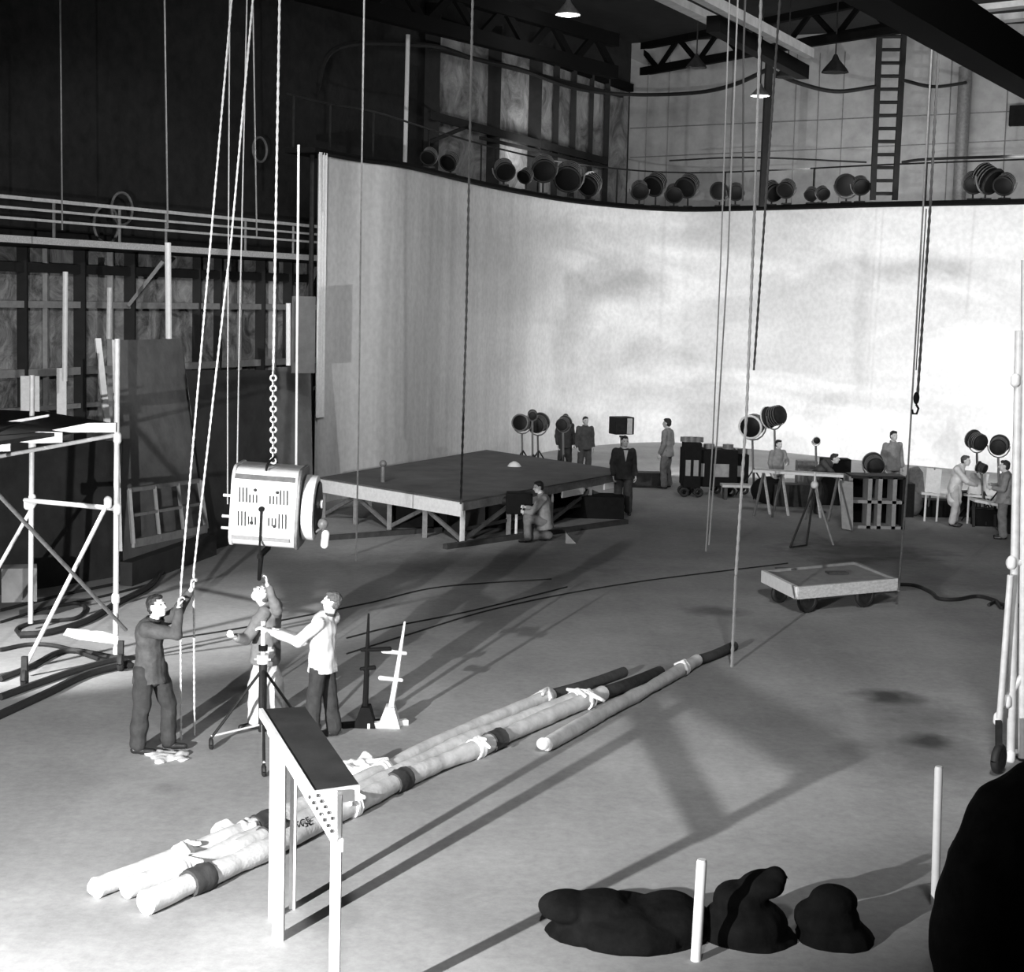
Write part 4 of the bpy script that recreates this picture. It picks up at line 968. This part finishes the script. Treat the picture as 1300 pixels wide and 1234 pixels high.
for k in range(7):
    for dx_ in (0, 10):
        px, py = 393 + k * 4.6 + dx_, 1012 + k * 7.2 - dx_ * .2
        if px < 424: mb.ell(P(px, py, tD.y - .035), (.011, .008, .014), n=8, m=5)
mb.build('peg_hole', 'vent', t, label='rows of dark holes')
# low stand cross pieces (easel crosses)
def cross(px, pyf, pxt, pyt, m, pegs, label, side):
    q = F(px, pyf); t = thing('marker_post', q, label, 'post'); tp = P(pxt, pyt, q.y)
    MB().tube([q + V((0, 0, .1)), q.lerp(tp, .5), tp], [.036, .03, .012], 8).build('stake', m, t)
    for py, l, rr in pegs:
        f_ = (pyf - py) / (pyf - pyt); c = q.lerp(tp, f_); MB().cap(c + V((side * l, 0, .01)), c + V((-.06 if side * l > 0 else .06, 0, -.01)), .028, .022).build('peg', m, t)
    MB().prism([q + V((-.13, -.1, 0)), q + V((.13, -.1, 0)), q + V((.06, -.1, .24)), q + V((-.04, -.1, .24))], (0, .2, 0)).build('base_block', m, t, smooth=False)
    MB().bar(q + V((-.25, -.1, .03)), q + V((.2, .1, .03)), .08, .06).build('foot', m, t, smooth=False)
cross(463, 922, 468, 779, 'black', ((824, -.25, 0), (848, -.08, 0)), 'black upright post with a cross peg right of the light jacketed man', -1)
cross(494, 922, 514, 789, 'white', ((828, -.19, 0), (862, -.18, 0)), 'white tapering post with two pegs on a block base', 1)

# ------------------------------------------------------------------ left scaffold tower
def tubes(t, lst, r=.03, m='steel', name='tube'):
    for a, b in lst: MB().tube([a, b], r, 10).build(name, m, t)
YA, YB = 19.6, 19.6
q0 = F(150, 842); q1 = P(41, 842, q0.y)
YF = q0.y
t = thing('scaffold_tower', F(60, 850), 'white tubular scaffold tower with a plank deck at the left edge', 'scaffold')
top1, bot1 = P(42, 472, YF + 1.0), F(39, 800)
Yb = bot1.y
A1, A0 = P(41, 476, Yb), bot1; B1, B0 = P(149, 430, YF), F(147, 842)
tubes(t, [(A1, A0 + V((0, 0, .1))), (B1, B0 + V((0, 0, .12)))], .036, name='upright')
C0 = F(-60, 870); C1 = P(-60, 480, C0.y); tubes(t, [(C1, C0)], .036, name='upright')
mid_ = lambda px, py, Y: P(px, py, Y)
tubes(t, [(P(32, 635, Yb), P(150, 646, YF))], .034, name='ledger')
MB().tube([P(-30, 598, YF - 2), P(160, 800, YF)], .026, 10).build('brace', 'mid', t)
tubes(t, [(P(137, 638, YF), F(30, 850, .1)), (P(47, 634, Yb), P(-30, 770, Yb))], .028, name='brace')
tubes(t, [(P(-20, 583, Yb), P(148, 552, YF))], .028, name='ledger')
# couplers
for px, py, Y in ((41, 634, Yb), (149, 646, YF), (147, 760, YF), (137, 638, YF), (41, 565, Yb), (149, 556, YF), (35, 640, Yb)):
    MB().cap(P(px, py, Y) - V((0, 0, .03)), P(px, py, Y) + V((0, 0, .03)), .055, .055).build('coupler', 'white', t)
# deck planks: dark top, white ends
zt = P(150, 540, YF).z
dk = [F(-30, 560, zt + .0), F(-30, 537, zt), F(60, 527, zt), F(150, 541, zt)]
pl = [(P(-60, 560, YF - .3), P(60, 560, YF - .3))]
def plank(xa, ya, xb, yb, xc, yc, xd, yd, z, label=None):
    q = [F(xa, ya, z), F(xb, yb, z), F(xc, yc, z), F(xd, yd, z)]
    MB().prism([p - V((0, 0, .05)) for p in q], (0, 0, .05)).build('plank', 'deck', t, smooth=False, label=label)
    return q
zp = P(100, 548, YF).z
q = plank(-40, 566, 78, 548, 148, 538, 60, 523, zp); q2 = plank(-60, 560, -20, 552, 60, 523, 0, 520, zp)
def facep(pts, Y, m='white', name='plank_end'):
    MB().prism([P(px, py, Y) for px, py in pts], (0, .03, 0)).build(name, m, t, smooth=False, label='bright white plank end')
facep([(66, 546), (112, 537), (147, 537), (147, 549), (90, 549)], min(YF, F(110, 545, zp).y) - .1)
facep([(0, 557), (48, 548), (79, 549), (79, 562), (45, 563), (10, 560)], F(78, 549, zp).y - .06)
facep([(-30, 562), (13, 562), (13, 573), (-30, 574)], F(78, 549, zp).y - .5)
MB().prism([P(-40, 543, YF + 1.3), P(62, 526, YF + 1.3), P(62, 529, YF + 1.3), P(-40, 548, YF + 1.3)], (0, .04, 0)).build('far_edge', 'white', t, smooth=False)
for px, py, label in ((153, 835, None), (31, 856, None)):
    c = F(px, py + 6, .1)
    w = MB().torus(c, V((1, .2, 0)), .085, .045, 20, 8).build('castor_wheel', 'rubber', t); MB().tube([c - V((.03, 0, 0)), c + V((.03, 0, 0))], .06, 10).build('hub', 'dark', w)
    MB().bar(c, c + V((0, .02, .28)), .07, .07).build('castor_fork', 'dark', t, smooth=False)
facep([(85, 798), (130, 802), (150, 808), (150, 818), (100, 812), (80, 806)], YF - .1, name='foot_board')

# right scaffold tower
Yr = F(1283, 966).y
t = thing('scaffold_tower', F(1300, 960), 'white tubular scaffold tower on a big wheel at the right edge', 'scaffold')
tubes(t, [(P(1294, 420, Yr), P(1283, 962, Yr)), (P(1302, 330, Yr), P(1298, 962, Yr))], .045, name='upright')
tubes(t, [(P(1283, 730, Yr - .1), P(1269, 912, Yr - .1)), (P(1275, 892, Yr), P(1330, 810, Yr))], .036, name='brace')
tubes(t, [(P(1278, 714, Yr), P(1340, 716, Yr)), (P(1290, 483, Yr), P(1340, 482, Yr)), (P(1283, 955, Yr), P(1340, 958, Yr + .6))], .036, name='ledger')
tubes(t, [(P(1340, 330, Yr + 1), P(1336, 930, Yr + 1))], .045, name='upright')
for px, py in ((1283, 714), (1266, 912), (1288, 483), (1282, 960), (1277, 890)): MB().cap(P(px, py, Yr) - V((0, .03, .02)), P(px, py, Yr) - V((0, .03, -.03)), .055, .05).build('coupler', 'white', t)
c = F(1268, 963, .17)
w = MB().torus(c, V((.8, -.6, 0)), .12, .045, 24, 10).build('wheel', 'rubber', t); MB().tube([c - V((.03, -.02, 0)), c + V((.03, -.02, 0))], .1, 16).build('hub', 'dark', w)
MB().bar(c, P(1268, 915, c.y), .06, .06).build('fork', 'dark', t, smooth=False)

# white posts in foreground
for px, pt, Y, lab, r in ((1192, 973, 12.6, 'tall white marker post standing beside the big black draped shape', .035), (891, 1091, 11.4, 'short white marker post beside the black sacks', .04)):
    a = P(px, pt, Y); base_ = V((P(px - 5, 1144, Y).x, Y, 0)); a.z = a.z
    o = MB().tube([base_, a - V((0, 0, .02)), a], [r, r, r * .8], 12).build('marker_post', 'white', base=base_); tag(o, lab, 'post')
# black draped masses
def drape(name, lumps, m, label, cat='cover', vox=.03):  # smooth rounded
    mb = MB(); c0 = V((lumps[0][0].x, lumps[0][0].y, 0))
    for c, r in lumps: mb.ell(c, r)
    return tag(mb.build(name, m, base=c0, voxel=vox, wob=.03, wsc=3.5), label, cat)
Yd = 11.2
def lump(px, py, rx, rz, Y=Yd, ry=None): c = P(px, py, Y); return (c, V((rx, ry or rx, rz)))
drape('draped_equipment', [lump(1310, 1120, .5, .92, ry=.5), lump(1262, 1150, .42, .75), lump(1330, 1060, .45, .55), lump(1275, 1065, .32, .45), lump(1255, 1200, .45, .5), lump(1340, 1190, .6, .6)],
      'tarp', 'big rounded black tarpaulin cover filling the lower right corner')
drape('black_sack', [lump(968, 1122, .18, .1, 11.9), lump(985, 1114, .1, .08, 11.9), lump(938, 1142, .22, .14, 11.9), lump(945, 1175, .35, .22, 11.9), lump(955, 1205, .4, .25, 11.9)], 'tarp', 'black sack leaning up right of the short white post', 'sack', .02)
drape('black_sack', [lump(1058, 1142, .2, .12, 11.9), lump(1050, 1165, .26, .16, 11.9), lump(1060, 1200, .33, .25, 11.9)], 'tarp', 'low black sack between the leaning sack and the draped cover', 'sack', .02)
drape('black_sack', [lump(720, 1150, .22, .12, 11.9), lump(760, 1152, .25, .14, 11.9), lump(800, 1175, .5, .2, 11.9), lump(850, 1168, .35, .2, 11.9), lump(740, 1200, .35, .25, 11.9), lump(820, 1205, .5, .25, 11.9)], 'tarp', 'ragged black heap left of the short white post', 'sack', .02)

# ------------------------------------------------------------------ flats at the left wall
def flat(pts_floor, pts_top, th, m, name, label, cat='flat'):
    q = [F(*pts_floor[0]), F(*pts_floor[1])]
    tp = [P(pts_top[1][0], pts_top[1][1], q[1].y + pts_top[2]), P(pts_top[0][0], pts_top[0][1], q[0].y + pts_top[2])]
    o = MB().prism([q[0], q[1]] + tp, (0, th, 0)).build(name, m, base=(q[0] + q[1]) / 2, smooth=False); return tag(o, label, cat)
# continuous dark flats row forming the dark band
flat([(-40, 762), (150, 732)], [(-40, 560), (155, 560), .4], .08, 'flat_d', 'scenery_flat', 'low dark scenery flat behind the left scaffold')
flat([(157, 728), (262, 700)], [(146, 432), (230, 430), .9], .06, 'flat_g', 'scenery_flat', 'tall grey scenery flat leaning on the wall right of the scaffold')
flat([(266, 700), (345, 675)], [(236, 470), (345, 470), .5], .08, 'flat_d', 'scenery_flat', 'tall black scenery flat between the grey flat and the hanging lamp')
flat([(350, 672), (398, 664)], [(345, 466), (394, 466), .7], .06, 'flat_g', 'scenery_flat', 'mottled grey scenery flat behind the chain of the big lamp')
o = MB().bar(P(124, 430, 27.0), P(137, 545, 26.6), .1, .06).build('timber_batten', 'white', base=P(137, 545, 26.6), smooth=False); tag(o, 'pale leaning batten, left edge of the grey flat gap', 'batten')
o = MB().bar(P(145, 432, 26.9), P(152, 700, 26.0), .08, .06).build('timber_batten', 'steel', base=P(152, 700, 26.0), smooth=False); tag(o, 'pale batten along the left edge of the tall grey flat', 'batten')
# window frame flat
sa, sb = F(160, 744), F(268, 704)
tag(MB().bar(sa + V((0, 0, .2)), sb + V((0, 0, .2)), .22, .4).build('timber_sill', 'flat_d', base=sa, smooth=False), 'low dark timber block carrying the window frame by the flats', 'timber')
w0, w1 = sa, sb
fa, fb_, fc, fd = P(169, 690, w0.y + .02), P(262, 671, w1.y + .02), P(253, 610, w1.y + .2), P(164, 622, w0.y + .2)
t = thing('window_frame_flat', (w0 + w1) / 2 + V((0, 0, .4)), 'grey wooden window frame of six openings leaning against the dark flats', 'window frame')
for a, b, w in ((fa, fb_, .14), (fb_, fc, .1), (fc, fd, .08), (fd, fa, .1)): MB().bar(a, b, .05, w, up=V((0, 0, 1))).build('frame_rail', 'ply', t, smooth=False)
for f_ in (1 / 3, 2 / 3): MB().bar(fa.lerp(fb_, f_), fd.lerp(fc, f_), .05, .05).build('glazing_bar', 'ply', t, smooth=False)
MB().bar(fa.lerp(fd, .52), fb_.lerp(fc, .52), .05, .05).build('glazing_bar', 'ply', t, smooth=False)
# junk on the wall behind scaffold
for px, py, w, h, m, lab in ((38, 510, .35, 1.0, 'cloth', 'pale board propped behind the scaffold deck, left of two'), (78, 500, .18, 1.0, 'cloth', 'narrow pale board propped behind the scaffold deck'), (385, 425, .5, 1.6, 'flat_g', 'grey panel fixed high beside the cloth edge')):
    c = P(px, py, 30.4 if px < 300 else 33); o = MB().box(c, (w, .06, h), rz=.4).build('propped_board', m, base=c - V((0, 0, h / 2)), smooth=False); tag(o, lab, 'board')
c = P(25, 745, 22.8); o = MB().box(c + V((-.1, .3, 0)), (.5, .4, .5), rz=.3).build('equipment_box', 'flat_g', base=c, smooth=False); c2 = F(20, 735); tag(o, 'grey box against the dark flats behind the scaffold', 'box'); o.location.z += 0

# ------------------------------------------------------------------ cables on left floor, and shadow lines built as thin dark tubes
def fc(pts, r, label): return cable([F(px, py, r) for px, py in pts], r, 'rubber', 'floor_cable_or_shadow', label)
fc([(226, 690), (205, 725), (188, 745), (150, 765), (110, 788), (60, 803), (25, 806)], .05, 'thick black cable curving from the flats towards the scaffold')
fc([(25, 806), (22, 798), (45, 790), (95, 785), (108, 772), (95, 766), (60, 772)], .03, 'black cable looping behind the left scaffold upright')
fc([(0, 825), (40, 818), (80, 822), (140, 842)], .03, 'black cable under the scaffold deck, topmost of the floor lines')
fc([(0, 862), (40, 846), (85, 826), (150, 836)], .04, 'black cable passing the left castor')
fc([(0, 885), (55, 865), (100, 850), (150, 838), (165, 845)], .045, 'black cable between the two castors')
fc([(-10, 912), (60, 880), (110, 856), (165, 842)], .05, 'thick black cable running below the castors')
fc([(0, 775), (80, 755), (160, 738), (215, 722)], .025, 'thin cable along the foot of the dark flats')
fc([(0, 790), (60, 772), (130, 757), (190, 742)], .02, 'thin cable second from the foot of the dark flats')
fc([(225, 810), (290, 800), (370, 785), (470, 765), (560, 745), (700, 735)], .012, 'thin dark strip standing in for a shadow line behind the three men')  # from here on, thin floor shadows laid as dark tubes
fc([(440, 810), (500, 795), (600, 775), (720, 745)], .012, 'thin dark strip standing in for a shadow line right of the light jacketed man')
fc([(440, 830), (520, 805), (640, 770), (800, 740), (1000, 715)], .012, 'thin dark strip standing in for a shadow line towards the trolley')
q = F(205, 962); heap(215, 962, .5, .05, 'rope', 'pale coil end of the hauling ropes at the rope man\'s feet', 'rope_coil')

# ------------------------------------------------------------------ lights
def spot(loc, tgt, power, size, blend=.3, rad=.15, name='light'):
    l = bpy.data.lights.new(name, 'SPOT'); l.energy = power; l.spot_size = R(size); l.spot_blend = blend; l.shadow_soft_size = rad
    o = bpy.data.objects.new(name, l); COL.objects.link(o); o.location = loc; o.rotation_euler = (V(tgt) - V(loc)).to_track_quat('-Z', 'Y').to_euler(); return o
def area(loc, tgt, power, w, h, name='light', spread=180):
    l = bpy.data.lights.new(name, 'AREA'); l.energy = power; l.shape = 'RECTANGLE'; l.size = w; l.size_y = h; l.spread = R(spread)
    o = bpy.data.objects.new(name, l); COL.objects.link(o); o.location = loc; o.rotation_euler = (V(tgt) - V(loc)).to_track_quat('-Z', 'Y').to_euler(); return o
spot((-5.6, 4.2, 3.1), (-1.0, 20, 1.0), 15500, 78, .9, .05, 'key_lamp')
spot((-10, 14, 6), (-5.6, 21.6, 0), 9500, 30, .7, .1, 'left_lamp')
spot((-.5, 3, 8.5), (-1.6, 12.2, 0), 2600, 48, 1.0, .3, 'front_fill')  # added unseen spot, lifts the near floor and softens the stand's shadow
spot((-7, 18, 10), (-2.2, 32, .8), 4500, 22, .8, .2, 'platform_fill')  # added unseen spot that only brightens the platform fascia
spot((3, 8, 13), (6, 25, 0), 5000, 80, .9, .9, 'stage_fill')
spot((-1, 20, 10.5), (-8.6, 34, 4.2), 2600, 42, .5, .2, 'gallery_fill')  # added out of view to lift the gallery rails and wall lining
area((6.5, 44, .6), (6.5, 55, 3.2), 180, 5, .4, 'cloth_lamp', 110)
area((12, 41, .6), (13.5, 50, 4.0), 270, 6, .4, 'cloth_lamp', 120)
area((17, 36, .6), (18, 46, 4.5), 300, 5, .4, 'cloth_lamp', 120)
area((10, 24, 12), (10, 50, 4.5), 480, 10, 2, 'cloth_flood', 70)
area((-3, 22, 12), (-2, 43, 4.5), 160, 4, 2, 'cloth_flood', 60)
area((11, 53, 9.6), (13, 60, 12), 130, 5, .5, 'wall_lamp', 150)
area((17.5, 48.5, 9.6), (19, 57, 12), 130, 5, .5, 'wall_lamp', 150)
area((1.5, 53, 9.2), (-.5, 56, 11.5), 50, 3, .5, 'wall_lamp', 150)
for c in (pc1, pc2):
    l = bpy.data.lights.new('pendant', 'POINT'); l.energy = 60; o = bpy.data.objects.new('pendant', l); COL.objects.link(o); o.location = c - V((0, 0, .15))

w = bpy.data.worlds.new('world'); scene.world = w; w.use_nodes = True
w.node_tree.nodes['Background'].inputs[0].default_value = (.9, .9, .9, 1); w.node_tree.nodes['Background'].inputs[1].default_value = .02
vs_ = scene.view_settings; vs_.view_transform = 'Standard'; vs_.look = 'None'; vs_.exposure = 0; vs_.gamma = 1; vs_.use_curve_mapping = False
